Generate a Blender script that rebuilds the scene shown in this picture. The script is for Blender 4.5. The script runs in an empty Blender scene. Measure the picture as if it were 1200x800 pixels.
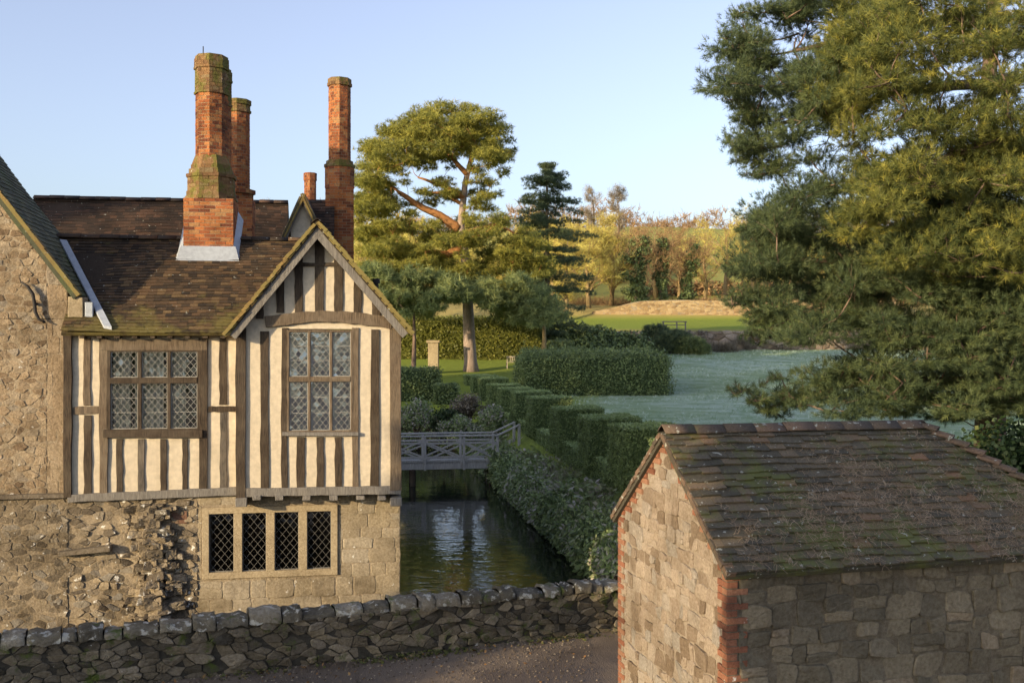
import bpy, math, random
import numpy as np
from mathutils import Vector, Matrix

SEED_PINE = 21
R = random.Random(11)
NR = np.random.default_rng(11)
PI = math.pi
S = bpy.context.scene
COL = S.collection

# ------------------------------------------------------------------ camera, sky, sun, exposure
EYE = 5.1
cam_d = bpy.data.cameras.new("camera")
cam = bpy.data.objects.new("camera", cam_d)
COL.objects.link(cam)
cam.location = (0, 0, EYE)
cam.rotation_euler = (PI / 2, 0, 0)
cam_d.lens = 36.0
cam_d.sensor_width = 36.0
cam_d.clip_start = 0.1
cam_d.clip_end = 6000
S.camera = cam

SUN_A, SUN_E = 42.0, 11.0          # degrees behind the picture plane on the left; elevation
sdir = Vector((-math.cos(math.radians(SUN_A)) * math.cos(math.radians(SUN_E)),
               -math.sin(math.radians(SUN_A)) * math.cos(math.radians(SUN_E)),
               math.sin(math.radians(SUN_E))))
W = bpy.data.worlds.new("World")
S.world = W
W.use_nodes = True
wn = W.node_tree
sky = wn.nodes.new("ShaderNodeTexSky")
sky.sky_type = 'NISHITA'
sky.sun_disc = False
sky.sun_elevation = math.radians(SUN_E)
sky.sun_rotation = math.atan2(sdir.x, sdir.y)
sky.air_density = 1.0
sky.dust_density = 2.2
sky.ozone_density = 3.0
hs = wn.nodes.new("ShaderNodeHueSaturation")
hs.inputs['Hue'].default_value = 0.517
hs.inputs['Saturation'].default_value = 0.66
wn.links.new(sky.outputs[0], hs.inputs['Color'])
wn.links.new(hs.outputs[0], wn.nodes["Background"].inputs[0])
wn.nodes["Background"].inputs[1].default_value = 0.15

sun_d = bpy.data.lights.new("sun", 'SUN')
sun_d.energy = 3.0
sun_d.angle = math.radians(0.6)
sun_d.color = (1.0, 0.78, 0.47)
sun = bpy.data.objects.new("sun", sun_d)
COL.objects.link(sun)
sun.rotation_euler = sdir.to_track_quat('Z', 'Y').to_euler()

S.view_settings.view_transform = 'Standard'
S.view_settings.look = 'None'
S.view_settings.exposure = 1.22
S.view_settings.gamma = 1.0
S.view_settings.use_curve_mapping = False
S.cycles.use_denoising = True
S.cycles.max_bounces = 7
S.cycles.diffuse_bounces = 3
S.cycles.transparent_max_bounces = 12
S.cycles.caustics_reflective = False
S.cycles.caustics_refractive = False


# ------------------------------------------------------------------ helpers: scene objects
def tag(o, label=None, cat=None, group=None, kind=None):
    if label: o["label"] = label
    if cat: o["category"] = cat
    if group: o["group"] = group
    if kind: o["kind"] = kind
    return o


def empty(name, loc=(0, 0, 0), rz=0.0, label=None, cat=None, group=None):
    o = bpy.data.objects.new(name, None)
    COL.objects.link(o)
    o.location = loc
    o.rotation_euler = (0, 0, rz)
    o.empty_display_size = 0.3
    return tag(o, label, cat, group)


def np_mesh(name, V, F, mat, parent=None, tint=None, smooth=False, loc=None):
    V = np.asarray(V, dtype=np.float32)
    F = np.asarray(F, dtype=np.int32)
    k = F.shape[1]
    me = bpy.data.meshes.new(name)
    me.vertices.add(len(V))
    me.vertices.foreach_set("co", V.ravel())
    me.loops.add(F.size)
    me.loops.foreach_set("vertex_index", F.ravel())
    me.polygons.add(len(F))
    me.polygons.foreach_set("loop_start", np.arange(0, F.size, k, dtype=np.int32))
    if smooth:
        me.polygons.foreach_set("use_smooth", np.ones(len(F), dtype=bool))
    if tint is not None:
        a = me.attributes.new("tint", 'FLOAT', 'POINT')
        a.data.foreach_set("value", np.asarray(tint, dtype=np.float32))
    me.update(calc_edges=True)
    me.validate()
    me.materials.append(mat)
    o = bpy.data.objects.new(name, me)
    COL.objects.link(o)
    if parent: o.parent = parent
    if loc is not None: o.location = loc
    return o


class MB:
    """collects verts, faces and a per-vertex tint"""
    def __init__(s):
        s.v, s.f, s.t = [], [], []

    def add(s, verts, faces, tint=0.5):
        n = len(s.v)
        s.v.extend([tuple(p) for p in verts])
        s.f.extend([tuple(i + n for i in f) for f in faces])
        s.t.extend([tint] * len(verts))

    def hexa(s, p, tint=0.5):      # 8 points: bottom ring 0-3 ccw, top ring 4-7
        s.add(p, [(3, 2, 1, 0), (4, 5, 6, 7), (0, 1, 5, 4), (1, 2, 6, 5), (2, 3, 7, 6), (3, 0, 4, 7)], tint)

    def box(s, x0, x1, y0, y1, z0, z1, tint=0.5, j=0.0):
        p = [(x0, y0, z0), (x1, y0, z0), (x1, y1, z0), (x0, y1, z0), (x0, y0, z1), (x1, y0, z1), (x1, y1, z1), (x0, y1, z1)]
        if j: p = [(a + R.uniform(-j, j), b + R.uniform(-j, j), c + R.uniform(-j, j)) for a, b, c in p]
        s.hexa(p, tint)

    def tube(s, pts, rad, n=6, tint=0.5, cap=True):
        pts = [Vector(p) for p in pts]
        m = len(pts)
        if not hasattr(rad, '__len__'): rad = [rad] * m
        vs, fs = [], []
        for i, p in enumerate(pts):
            d = (pts[min(i + 1, m - 1)] - pts[max(i - 1, 0)])
            if d.length < 1e-6: d = Vector((0, 0, 1))
            d.normalize()
            ref = Vector((1, 0, 0)) if abs(d.x) < 0.8 else Vector((0, 1, 0))
            a = d.cross(ref).normalized()
            b = d.cross(a)
            for k in range(n):
                q = 2 * PI * k / n
                vs.append(p + (a * math.cos(q) + b * math.sin(q)) * rad[i])
        for i in range(m - 1):
            for k in range(n):
                k2 = (k + 1) % n
                fs.append((i * n + k, i * n + k2, (i + 1) * n + k2, (i + 1) * n + k))
        if cap:
            fs.append(tuple(range(n - 1, -1, -1)))
            fs.append(tuple((m - 1) * n + k for k in range(n)))
        s.add(vs, fs, tint)

    def build(s, name, mat, parent=None, smooth=False, loc=None, bevel=0.0):
        me = bpy.data.meshes.new(name)
        me.from_pydata(s.v, [], s.f)
        a = me.attributes.new("tint", 'FLOAT', 'POINT')
        a.data.foreach_set("value", np.asarray(s.t, dtype=np.float32))
        if smooth:
            me.polygons.foreach_set("use_smooth", np.ones(len(me.polygons), dtype=bool))
        me.materials.append(mat)
        me.update()
        o = bpy.data.objects.new(name, me)
        COL.objects.link(o)
        if parent: o.parent = parent
        if loc is not None: o.location = loc
        if bevel:
            b = o.modifiers.new("bevel", 'BEVEL')
            b.width = bevel
            b.segments = 2
            b.limit_method = 'ANGLE'
        return o


# ------------------------------------------------------------------ materials
def new_mat(name):
    m = bpy.data.materials.new(name)
    m.use_nodes = True
    nt = m.node_tree
    bs = nt.nodes["Principled BSDF"]
    return m, nt, bs


def N(nt, kind, **kw):
    n = nt.nodes.new(kind)
    for k, v in kw.items():
        if k == 'inp':
            for kk, vv in v.items(): n.inputs[kk].default_value = vv
        else:
            setattr(n, k, v)
    return n


def ramp(nt, stops, interp='LINEAR'):
    r = nt.nodes.new("ShaderNodeValToRGB")
    cr = r.color_ramp
    cr.interpolation = interp
    while len(cr.elements) < len(stops): cr.elements.new(0.5)
    for e, (p, c) in zip(cr.elements, stops):
        e.position = p
        e.color = (c[0], c[1], c[2], 1) if hasattr(c, '__len__') else (c, c, c, 1)
    return r


def mixc(nt, fac, a, b, mode='MIX'):
    m = nt.nodes.new("ShaderNodeMix")
    m.data_type = 'RGBA'
    m.blend_type = mode
    for sock, val in ((m.inputs[0], fac), (m.inputs[6], a), (m.inputs[7], b)):
        if isinstance(val, bpy.types.NodeSocket): nt.links.new(val, sock)
        elif hasattr(val, '__len__'): sock.default_value = (val[0], val[1], val[2], 1)
        else: sock.default_value = val
    return m.outputs[2]


def noise(nt, scale, detail=4, rough=0.6, vec=None, dist=0.0):
    n = N(nt, "ShaderNodeTexNoise", inp={'Scale': scale, 'Detail': detail, 'Roughness': rough, 'Distortion': dist})
    if vec is not None: nt.links.new(vec, n.inputs['Vector'])
    return n.outputs['Fac']


def coords(nt, scale=(1, 1, 1)):
    tc = nt.nodes.new("ShaderNodeTexCoord")
    mp = nt.nodes.new("ShaderNodeMapping")
    mp.inputs['Scale'].default_value = scale
    nt.links.new(tc.outputs['Object'], mp.inputs['Vector'])
    return mp.outputs['Vector']


def mask(nt, val, lo, hi):
    m = N(nt, "ShaderNodeMapRange", inp={'From Min': lo, 'From Max': hi})
    m.clamp = True
    nt.links.new(val, m.inputs['Value'])
    return m.outputs['Result']


def bump(nt, bs, height, strength=0.5, dist=0.02):
    b = N(nt, "ShaderNodeBump", inp={'Strength': strength, 'Distance': dist})
    nt.links.new(height, b.inputs['Height'])
    nt.links.new(b.outputs['Normal'], bs.inputs['Normal'])


def attr(nt):
    a = nt.nodes.new("ShaderNodeAttribute")
    a.attribute_name = "tint"
    return a.outputs['Fac']


def mul(nt, a, b):
    m = N(nt, "ShaderNodeMath", operation='MULTIPLY')
    for i, v in enumerate((a, b)):
        if isinstance(v, bpy.types.NodeSocket): nt.links.new(v, m.inputs[i])
        else: m.inputs[i].default_value = v
    return m.outputs[0]


def stone_mat(name, stops, lichen=0.0, moss=0.0, dirt=0.5, bscale=22.0, bstr=0.55, mosscol=(0.07, 0.09, 0.02), lichcol=(0.62, 0.6, 0.55)):
    m, nt, bs = new_mat(name)
    v = coords(nt)
    r = ramp(nt, stops)
    nt.links.new(attr(nt), r.inputs[0])
    big = noise(nt, 1.1, 7, 0.72, v)
    fine = noise(nt, bscale, 6, 0.7, v)
    mid = noise(nt, 6.0, 4, 0.65, v)
    c = mixc(nt, mask(nt, fine, 0.38, 0.68), r.outputs[0], (0.62, 0.58, 0.52), 'MULTIPLY')
    c = mixc(nt, mul(nt, mask(nt, big, 0.45, 0.7), dirt), c, (0.42, 0.40, 0.37), 'MULTIPLY')
    if lichen:
        c = mixc(nt, mask(nt, mid, 0.70 - lichen, 0.73 - lichen + 0.03), c, lichcol)
    if moss:
        mo = noise(nt, 2.4, 6, 0.7, v)
        c = mixc(nt, mask(nt, mo, 0.70 - moss, 0.80 - moss), c, mosscol)
    nt.links.new(c, bs.inputs['Base Color'])
    bs.inputs['Roughness'].default_value = 0.92
    bs.inputs['Specular IOR Level'].default_value = 0.2
    h = N(nt, "ShaderNodeMath", operation='ADD')
    nt.links.new(mul(nt, fine, 0.5), h.inputs[0])
    nt.links.new(mid, h.inputs[1])
    bump(nt, bs, h.outputs[0], bstr, 0.03)
    return m


def plain_mat(name, col, rough=0.7, spec=0.3, nscale=30, amount=0.35, bstr=0.15, stretch=(1, 1, 1), metal=0.0, col2=None):
    m, nt, bs = new_mat(name)
    v = coords(nt, stretch)
    n1 = noise(nt, nscale, 5, 0.65, v)
    n2 = noise(nt, nscale * 0.12, 4, 0.6, v)
    c2 = col2 or tuple(x * (1 - amount) for x in col)
    c = mixc(nt, mask(nt, n1, 0.35, 0.68), col, c2)
    c = mixc(nt, mul(nt, mask(nt, n2, 0.42, 0.7), amount), c, tuple(x * 0.55 for x in col))
    nt.links.new(c, bs.inputs['Base Color'])
    bs.inputs['Roughness'].default_value = rough
    bs.inputs['Specular IOR Level'].default_value = spec
    bs.inputs['Metallic'].default_value = metal
    if bstr: bump(nt, bs, n1, bstr, 0.01)
    return m


def leaf_mat(name, stops, trans=0.25, rough=0.5, spec=0.25):
    m, nt, bs = new_mat(name)
    r = ramp(nt, stops)
    nt.links.new(attr(nt), r.inputs[0])
    nt.links.new(r.outputs[0], bs.inputs['Base Color'])
    bs.inputs['Roughness'].default_value = rough
    bs.inputs['Specular IOR Level'].default_value = spec
    if trans:
        t = nt.nodes.new("ShaderNodeBsdfTranslucent")
        nt.links.new(r.outputs[0], t.inputs['Color'])
        mx = nt.nodes.new("ShaderNodeMixShader")
        mx.inputs[0].default_value = trans
        nt.links.new(bs.outputs[0], mx.inputs[1])
        nt.links.new(t.outputs[0], mx.inputs[2])
        nt.links.new(mx.outputs[0], nt.nodes["Material Output"].inputs['Surface'])
    return m


def tile_mat(name, stops, moss=0.1, zmoss=None, mosscol=(0.10, 0.115, 0.02), lich=0.06, moss2=None, grime=0.6):
    m, nt, bs = new_mat(name)
    v = coords(nt)
    r = ramp(nt, stops)
    nt.links.new(attr(nt), r.inputs[0])
    fine = noise(nt, 38, 5, 0.7, v)
    big = noise(nt, 0.9, 5, 0.6, v)
    mid = noise(nt, 5.0, 6, 0.72, v)
    c = mixc(nt, mask(nt, fine, 0.35, 0.7), r.outputs[0], (0.5, 0.48, 0.46), 'MULTIPLY')
    c = mixc(nt, mul(nt, mask(nt, big, 0.4, 0.62), grime), c, (0.33, 0.31, 0.29), 'MULTIPLY')
    s = N(nt, "ShaderNodeMath", operation='ADD')
    nt.links.new(mul(nt, big, 0.6), s.inputs[0])
    nt.links.new(mul(nt, mid, 0.4), s.inputs[1])
    sv = s.outputs[0]
    if zmoss:
        sx = nt.nodes.new("ShaderNodeSeparateXYZ"); nt.links.new(v, sx.inputs[0])
        a2 = N(nt, "ShaderNodeMath", operation='ADD')
        nt.links.new(sv, a2.inputs[0]); nt.links.new(mul(nt, mask(nt, sx.outputs['Z'], zmoss[1], zmoss[0]), zmoss[2]), a2.inputs[1])
        sv = a2.outputs[0]
    c = mixc(nt, mul(nt, mask(nt, sv, 0.62 - moss, 0.72 - moss), 0.85), c, mosscol)
    spots = noise(nt, 14, 3, 0.5, v)
    c = mixc(nt, mask(nt, spots, 0.76 - lich, 0.78 - lich), c, (0.30, 0.30, 0.26))
    nt.links.new(c, bs.inputs['Base Color'])
    bs.inputs['Roughness'].default_value = 0.85
    bs.inputs['Specular IOR Level'].default_value = 0.25
    bump(nt, bs, fine, 0.4, 0.012)
    return m


def timber_mat(name, dark, pale, grey=0.4):
    m, nt, bs = new_mat(name)
    v = coords(nt, (1, 1, 0.12))
    g = noise(nt, 38, 6, 0.75, v, 0.4)
    b = noise(nt, 2.2, 4, 0.6, coords(nt))
    c = mixc(nt, mask(nt, g, 0.36, 0.66), dark, pale)
    c = mixc(nt, mul(nt, mask(nt, b, 0.42, 0.7), grey), c, (0.23, 0.19, 0.14))
    nt.links.new(c, bs.inputs['Base Color'])
    bs.inputs['Roughness'].default_value = 0.85
    bs.inputs['Specular IOR Level'].default_value = 0.2
    bump(nt, bs, g, 0.8, 0.02)
    return m


M = {}
M['rubble'] = stone_mat('sandstone_rubble', [(0, (0.18, 0.125, 0.08)), (0.2, (0.27, 0.20, 0.13)), (0.6, (0.33, 0.25, 0.165)), (0.85, (0.37, 0.295, 0.205)), (1, (0.29, 0.25, 0.20))], lichen=0.03, dirt=1.0, bstr=1.1)
M['old_rubble'] = stone_mat('weathered_rubble', [(0, (0.11, 0.09, 0.07)), (0.3, (0.20, 0.165, 0.12)), (0.6, (0.29, 0.235, 0.165)), (0.85, (0.34, 0.275, 0.19)), (1, (0.24, 0.22, 0.19))], lichen=0.08, moss=0.03, dirt=0.8, bstr=1.0)
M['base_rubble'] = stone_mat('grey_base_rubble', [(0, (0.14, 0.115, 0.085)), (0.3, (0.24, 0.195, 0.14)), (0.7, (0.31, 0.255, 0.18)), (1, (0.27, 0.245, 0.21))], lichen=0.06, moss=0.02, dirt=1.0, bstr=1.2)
M['ashlar'] = stone_mat('ashlar', [(0, (0.29, 0.24, 0.17)), (0.5, (0.345, 0.285, 0.195)), (1, (0.37, 0.32, 0.245))], lichen=0.04, dirt=1.0, bstr=0.6)
M['mortar'] = stone_mat('lime_mortar', [(0, (0.32, 0.26, 0.185)), (1, (0.35, 0.285, 0.20))], dirt=1.0, bstr=1.0)
M['dressed'] = stone_mat('dressed_stone', [(0, (0.36, 0.29, 0.19)), (1, (0.44, 0.36, 0.24))], dirt=0.6, bstr=0.3)
M['wallstone'] = stone_mat('mossy_wall_stone', [(0, (0.08, 0.07, 0.053)), (0.4, (0.155, 0.13, 0.095)), (0.8, (0.23, 0.193, 0.137)), (1, (0.28, 0.24, 0.18))], lichen=0.02, moss=0.16, dirt=0.7, bstr=0.8)
M['coping'] = stone_mat('lichened_coping', [(0, (0.11, 0.097, 0.073)), (0.5, (0.22, 0.19, 0.138)), (1, (0.35, 0.31, 0.24))], lichen=0.15, moss=0.14, dirt=1.0, bstr=1.0, lichcol=(0.42, 0.40, 0.34))
M['wallmortar'] = stone_mat('dark_mortar', [(0, (0.055, 0.05, 0.04)), (1, (0.06, 0.055, 0.045))], moss=0.1, dirt=0.4)
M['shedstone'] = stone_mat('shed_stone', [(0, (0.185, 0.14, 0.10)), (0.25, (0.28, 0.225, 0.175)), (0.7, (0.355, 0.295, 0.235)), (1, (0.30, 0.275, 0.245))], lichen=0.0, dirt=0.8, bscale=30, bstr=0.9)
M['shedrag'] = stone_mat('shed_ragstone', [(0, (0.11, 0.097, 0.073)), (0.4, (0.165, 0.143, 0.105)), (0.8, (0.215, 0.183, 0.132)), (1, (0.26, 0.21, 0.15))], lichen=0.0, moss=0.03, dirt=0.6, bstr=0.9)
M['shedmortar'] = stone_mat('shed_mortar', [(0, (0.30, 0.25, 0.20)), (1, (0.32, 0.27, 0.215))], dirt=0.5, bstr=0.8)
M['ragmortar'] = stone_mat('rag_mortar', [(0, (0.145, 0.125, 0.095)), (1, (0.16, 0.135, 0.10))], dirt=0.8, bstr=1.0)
M['brick'] = stone_mat('red_brick', [(0, (0.17, 0.06, 0.035)), (0.4, (0.36, 0.12, 0.05)), (0.75, (0.46, 0.17, 0.06)), (1, (0.40, 0.22, 0.10))], lichen=0.0, moss=0.06, dirt=0.9, bscale=45, bstr=0.5, mosscol=(0.16, 0.12, 0.06))
M['mossbrick'] = stone_mat('mossy_brick', [(0, (0.14, 0.08, 0.045)), (0.5, (0.26, 0.15, 0.07)), (1, (0.24, 0.18, 0.10))], lichen=0.02, moss=0.24, dirt=0.5, mosscol=(0.13, 0.115, 0.03))
M['brickmortar'] = stone_mat('brick_mortar', [(0, (0.33, 0.26, 0.17)), (1, (0.35, 0.28, 0.19))], dirt=0.4)
M['shedbrick'] = stone_mat('shed_brick', [(0, (0.17, 0.075, 0.05)), (0.5, (0.27, 0.115, 0.07)), (1, (0.31, 0.17, 0.11))], lichen=0.03, dirt=0.7, bscale=45, bstr=0.4)
M['tile'] = tile_mat('house_roof_tile', [(0, (0.038, 0.028, 0.020)), (0.4, (0.078, 0.053, 0.032)), (0.8, (0.13, 0.078, 0.042)), (1, (0.18, 0.12, 0.06))], moss=0.02, mosscol=(0.145, 0.118, 0.036), grime=0.45, zmoss=(5.2, 6.6, 0.16))
M['vergetile'] = tile_mat('mossy_verge', [(0, (0.20, 0.13, 0.05)), (1, (0.30, 0.20, 0.07))], moss=0.2, mosscol=(0.20, 0.165, 0.055), grime=0.2)
M['darktile'] = tile_mat('back_roof_tile', [(0, (0.035, 0.026, 0.021)), (0.5, (0.068, 0.043, 0.030)), (1, (0.12, 0.066, 0.042))], moss=-0.05)
M['greentile'] = tile_mat('green_stone_tile', [(0, (0.07, 0.075, 0.05)), (0.5, (0.12, 0.125, 0.075)), (1, (0.16, 0.16, 0.09))], moss=0.12, mosscol=(0.085, 0.11, 0.04), grime=0.3)
M['shedtile'] = tile_mat('shed_tile', [(0, (0.075, 0.069, 0.053)), (0.45, (0.127, 0.11, 0.08)), (0.75, (0.175, 0.135, 0.09)), (1, (0.27, 0.155, 0.09))], moss=0.11, mosscol=(0.105, 0.115, 0.032), lich=0.09, grime=0.15)
M['ridgetile'] = tile_mat('ridge_tile', [(0, (0.10, 0.082, 0.062)), (0.5, (0.165, 0.118, 0.085)), (1, (0.22, 0.145, 0.10))], moss=0.06, lich=0.12, grime=0.35, mosscol=(0.09, 0.10, 0.035))
M['plaster'] = plain_mat('lime_plaster', (0.62, 0.53, 0.40), 0.9, 0.15, 9, 0.26, 0.45)
def streak(m):
    nt = m.node_tree; bs = nt.nodes["Principled BSDF"]
    src = bs.inputs['Base Color'].links[0].from_socket
    st_ = noise(nt, 7, 5, 0.7, coords(nt, (1, 1, 0.16)), 0.3)
    bl = noise(nt, 2.0, 6, 0.7, coords(nt))
    c = mixc(nt, mul(nt, mask(nt, st_, 0.50, 0.72), 0.45), src, (0.40, 0.33, 0.235))
    c = mixc(nt, mul(nt, mask(nt, bl, 0.52, 0.70), 0.35), c, (0.50, 0.44, 0.35))
    nt.links.new(c, bs.inputs['Base Color'])
streak(M['plaster'])
M['limewash'] = plain_mat('pale_limewash', (0.78, 0.70, 0.56), 0.9, 0.15, 9, 0.12, 0.2)
M['timber'] = timber_mat('dark_oak', (0.026, 0.019, 0.014), (0.085, 0.06, 0.04), 0.2)
M['greytimber'] = timber_mat('greyed_oak', (0.045, 0.038, 0.032), (0.14, 0.12, 0.10), 0.5)
M['paleoak'] = timber_mat('weathered_oak', (0.07, 0.05, 0.033), (0.19, 0.14, 0.095), 0.4)
M['greyoak'] = timber_mat('silver_oak', (0.11, 0.10, 0.09), (0.25, 0.23, 0.205), 0.2)
M['bridgewood'] = timber_mat('silver_bridge_timber', (0.30, 0.29, 0.27), (0.50, 0.49, 0.46), 0.15)
M['bark'] = plain_mat('pine_bark', (0.24, 0.165, 0.125), 0.95, 0.1, 7, 0.6, 1.0, (1, 1, 0.3))
M['scotsbark'] = plain_mat('grey_pine_bark', (0.40, 0.31, 0.26), 0.95, 0.1, 7, 0.5, 1.0, (1, 1, 0.3))
M['orangebark'] = plain_mat('orange_pine_bark', (0.40, 0.19, 0.075), 0.9, 0.1, 6, 0.4, 0.6)
M['greybark'] = plain_mat('grey_bark', (0.21, 0.16, 0.11), 0.95, 0.1, 8, 0.5, 0.6, (1, 1, 0.4))
M['goldbark'] = plain_mat('pale_bark', (0.36, 0.26, 0.13), 0.95, 0.1, 8, 0.4, 0.3)
M['lead'] = plain_mat('sheet_lead', (0.38, 0.41, 0.45), 0.5, 0.5, 12, 0.25, 0.1)
M['came'] = plain_mat('lead_came', (0.35, 0.335, 0.30), 0.6, 0.4, 30, 0.3, 0.0)
M['darkcame'] = plain_mat('dull_lead', (0.20, 0.19, 0.17), 0.7, 0.3, 30, 0.3, 0.0)
M['iron'] = plain_mat('wrought_iron', (0.03, 0.024, 0.02), 0.7, 0.4, 40, 0.4, 0.2)
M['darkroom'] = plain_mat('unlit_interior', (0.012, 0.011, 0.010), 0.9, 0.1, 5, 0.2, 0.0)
M['curtain'] = plain_mat('cream_curtain', (0.80, 0.73, 0.60), 0.9, 0.1, 20, 0.1, 0.0)
M['skyback'] = plain_mat('sky_reflection_back', (0.50, 0.54, 0.58), 0.9, 0.1, 6, 0.25, 0.0)  # pale sheet behind the bay panes, painted as the sky they reflect
M['litter'] = leaf_mat('dry_needles', [(0, (0.13, 0.09, 0.055)), (0.6, (0.25, 0.18, 0.12)), (1, (0.36, 0.28, 0.20))], 0.0, 0.9, 0.1)

M['pine'] = leaf_mat('pine_needles', [(0, (0.045, 0.068, 0.036)), (0.5, (0.10, 0.135, 0.06)), (1, (0.18, 0.21, 0.08))], 0.35)
M['sunlitpine'] = leaf_mat('sunlit_pine_needles', [(0, (0.055, 0.08, 0.028)), (0.4, (0.13, 0.15, 0.045)), (0.75, (0.25, 0.25, 0.06)), (1, (0.42, 0.38, 0.08))], 0.4)  # gold sunlight on the upper boughs is put into this needle colour
M['scots'] = leaf_mat('scots_pine_needles', [(0, (0.11, 0.125, 0.035)), (0.5, (0.28, 0.275, 0.058)), (1, (0.46, 0.41, 0.085))], 0.45)
M['bluefir'] = leaf_mat('fir_needles', [(0, (0.055, 0.08, 0.05)), (0.5, (0.12, 0.16, 0.085)), (1, (0.20, 0.235, 0.105))], 0.35)
M['softpine'] = leaf_mat('soft_pine_needles', [(0, (0.11, 0.15, 0.07)), (0.5, (0.23, 0.28, 0.115)), (1, (0.36, 0.38, 0.14))], 0.4)
M['yew'] = leaf_mat('yew_leaves', [(0, (0.07, 0.10, 0.042)), (0.5, (0.165, 0.215, 0.08)), (1, (0.25, 0.305, 0.115))], 0.15)
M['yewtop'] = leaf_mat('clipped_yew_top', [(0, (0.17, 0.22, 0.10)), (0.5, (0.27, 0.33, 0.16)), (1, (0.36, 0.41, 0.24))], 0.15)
M['beech'] = leaf_mat('sunny_hedge_leaves', [(0, (0.05, 0.06, 0.012)), (0.5, (0.13, 0.135, 0.025)), (1, (0.24, 0.22, 0.04))], 0.25)
M['ivy'] = leaf_mat('ivy_leaves', [(0, (0.014, 0.028, 0.011)), (0.5, (0.033, 0.058, 0.02)), (0.85, (0.06, 0.09, 0.03)), (1, (0.12, 0.13, 0.05))], 0.12, 0.5, 0.2)
M['bankplants'] = leaf_mat('bank_leaves', [(0, (0.10, 0.14, 0.06)), (0.35, (0.21, 0.28, 0.10)), (0.6, (0.31, 0.37, 0.15)), (0.78, (0.38, 0.35, 0.29)), (1, (0.46, 0.41, 0.37))], 0.2)
M['dryplants'] = leaf_mat('dry_stems', [(0, (0.09, 0.075, 0.05)), (0.5, (0.19, 0.155, 0.11)), (1, (0.30, 0.26, 0.21))], 0.2)
M['twig'] = leaf_mat('golden_twigs', [(0, (0.30, 0.22, 0.065)), (0.5, (0.50, 0.41, 0.105)), (1, (0.64, 0.56, 0.16))], 0.2, 0.8, 0.1)
M['browntwig'] = leaf_mat('brown_twigs', [(0, (0.18, 0.11, 0.06)), (0.5, (0.30, 0.19, 0.095)), (1, (0.42, 0.27, 0.13))], 0.2, 0.8, 0.1)
M['greytwig'] = leaf_mat('pale_twigs', [(0, (0.20, 0.16, 0.12)), (1, (0.34, 0.29, 0.22))], 0.2, 0.8, 0.1)


def glass_mat(name, tintc, gl=0.22):
    m, nt, bs = new_mat(name)
    nt.nodes.remove(bs)
    tr = N(nt, "ShaderNodeBsdfTransparent", inp={'Color': (*tintc, 1)})
    go = N(nt, "ShaderNodeBsdfGlossy", inp={'Roughness': 0.06, 'Color': (0.85, 0.9, 0.95, 1)})
    n1 = noise(nt, 9, 2, 0.5, coords(nt))
    b = N(nt, "ShaderNodeBump", inp={'Strength': 0.25, 'Distance': 0.02})
    nt.links.new(n1, b.inputs['Height'])
    nt.links.new(b.outputs[0], go.inputs['Normal'])
    lw = N(nt, "ShaderNodeFresnel", inp={'IOR': 1.5})
    ad = N(nt, "ShaderNodeMath", operation='ADD')
    ad.inputs[1].default_value = gl
    nt.links.new(lw.outputs[0], ad.inputs[0])
    mx = nt.nodes.new("ShaderNodeMixShader")
    nt.links.new(ad.outputs[0], mx.inputs[0])
    nt.links.new(tr.outputs[0], mx.inputs[1])
    nt.links.new(go.outputs[0], mx.inputs[2])
    nt.links.new(mx.outputs[0], nt.nodes["Material Output"].inputs['Surface'])
    return m


M['glass'] = glass_mat('old_glass', (0.75, 0.78, 0.76), 0.10)
M['skyglass'] = glass_mat('sky_lit_glass', (0.75, 0.78, 0.8), 0.24)
M['darkglass'] = glass_mat('dark_old_glass', (0.5, 0.5, 0.5), 0.07)


def road_mat():
    m, nt, bs = new_mat('gravel_road')
    v = coords(nt)
    f = noise(nt, 60, 5, 0.75, v)
    b = noise(nt, 0.5, 4, 0.6, v)
    g = N(nt, "ShaderNodeTexVoronoi", inp={'Scale': 55})
    nt.links.new(v, g.inputs['Vector'])
    c = mixc(nt, mask(nt, f, 0.35, 0.7), (0.14, 0.104, 0.073), (0.235, 0.18, 0.13))
    c = mixc(nt, mask(nt, b, 0.42, 0.6), c, (0.11, 0.082, 0.058))
    c = mixc(nt, mask(nt, g.outputs['Distance'], 0.15, 0.02), c, (0.20, 0.17, 0.14))
    nt.links.new(c, bs.inputs['Base Color'])
    rr = N(nt, "ShaderNodeMapRange", inp={'From Min': 0.4, 'From Max': 0.62, 'To Min': 0.9, 'To Max': 0.5})
    nt.links.new(b, rr.inputs['Value'])
    nt.links.new(rr.outputs[0], bs.inputs['Roughness'])
    bump(nt, bs, g.outputs['Distance'], 0.7, 0.02)
    return m


def water_mat():
    m, nt, bs = new_mat('moat_water')
    bs.inputs['Base Color'].default_value = (0.010, 0.013, 0.009, 1)
    bs.inputs['Roughness'].default_value = 0.025
    bs.inputs['IOR'].default_value = 1.75
    bs.inputs['Specular IOR Level'].default_value = 0.75
    v = coords(nt, (0.8, 1.15, 1))
    a = noise(nt, 1.5, 3, 0.5, v, 0.4)
    b = noise(nt, 7.0, 2, 0.5, v)
    s = N(nt, "ShaderNodeMath", operation='ADD')
    nt.links.new(a, s.inputs[0])
    nt.links.new(mul(nt, b, 0.25), s.inputs[1])
    bump(nt, bs, s.outputs[0], 0.09, 0.12)
    return m


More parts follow.
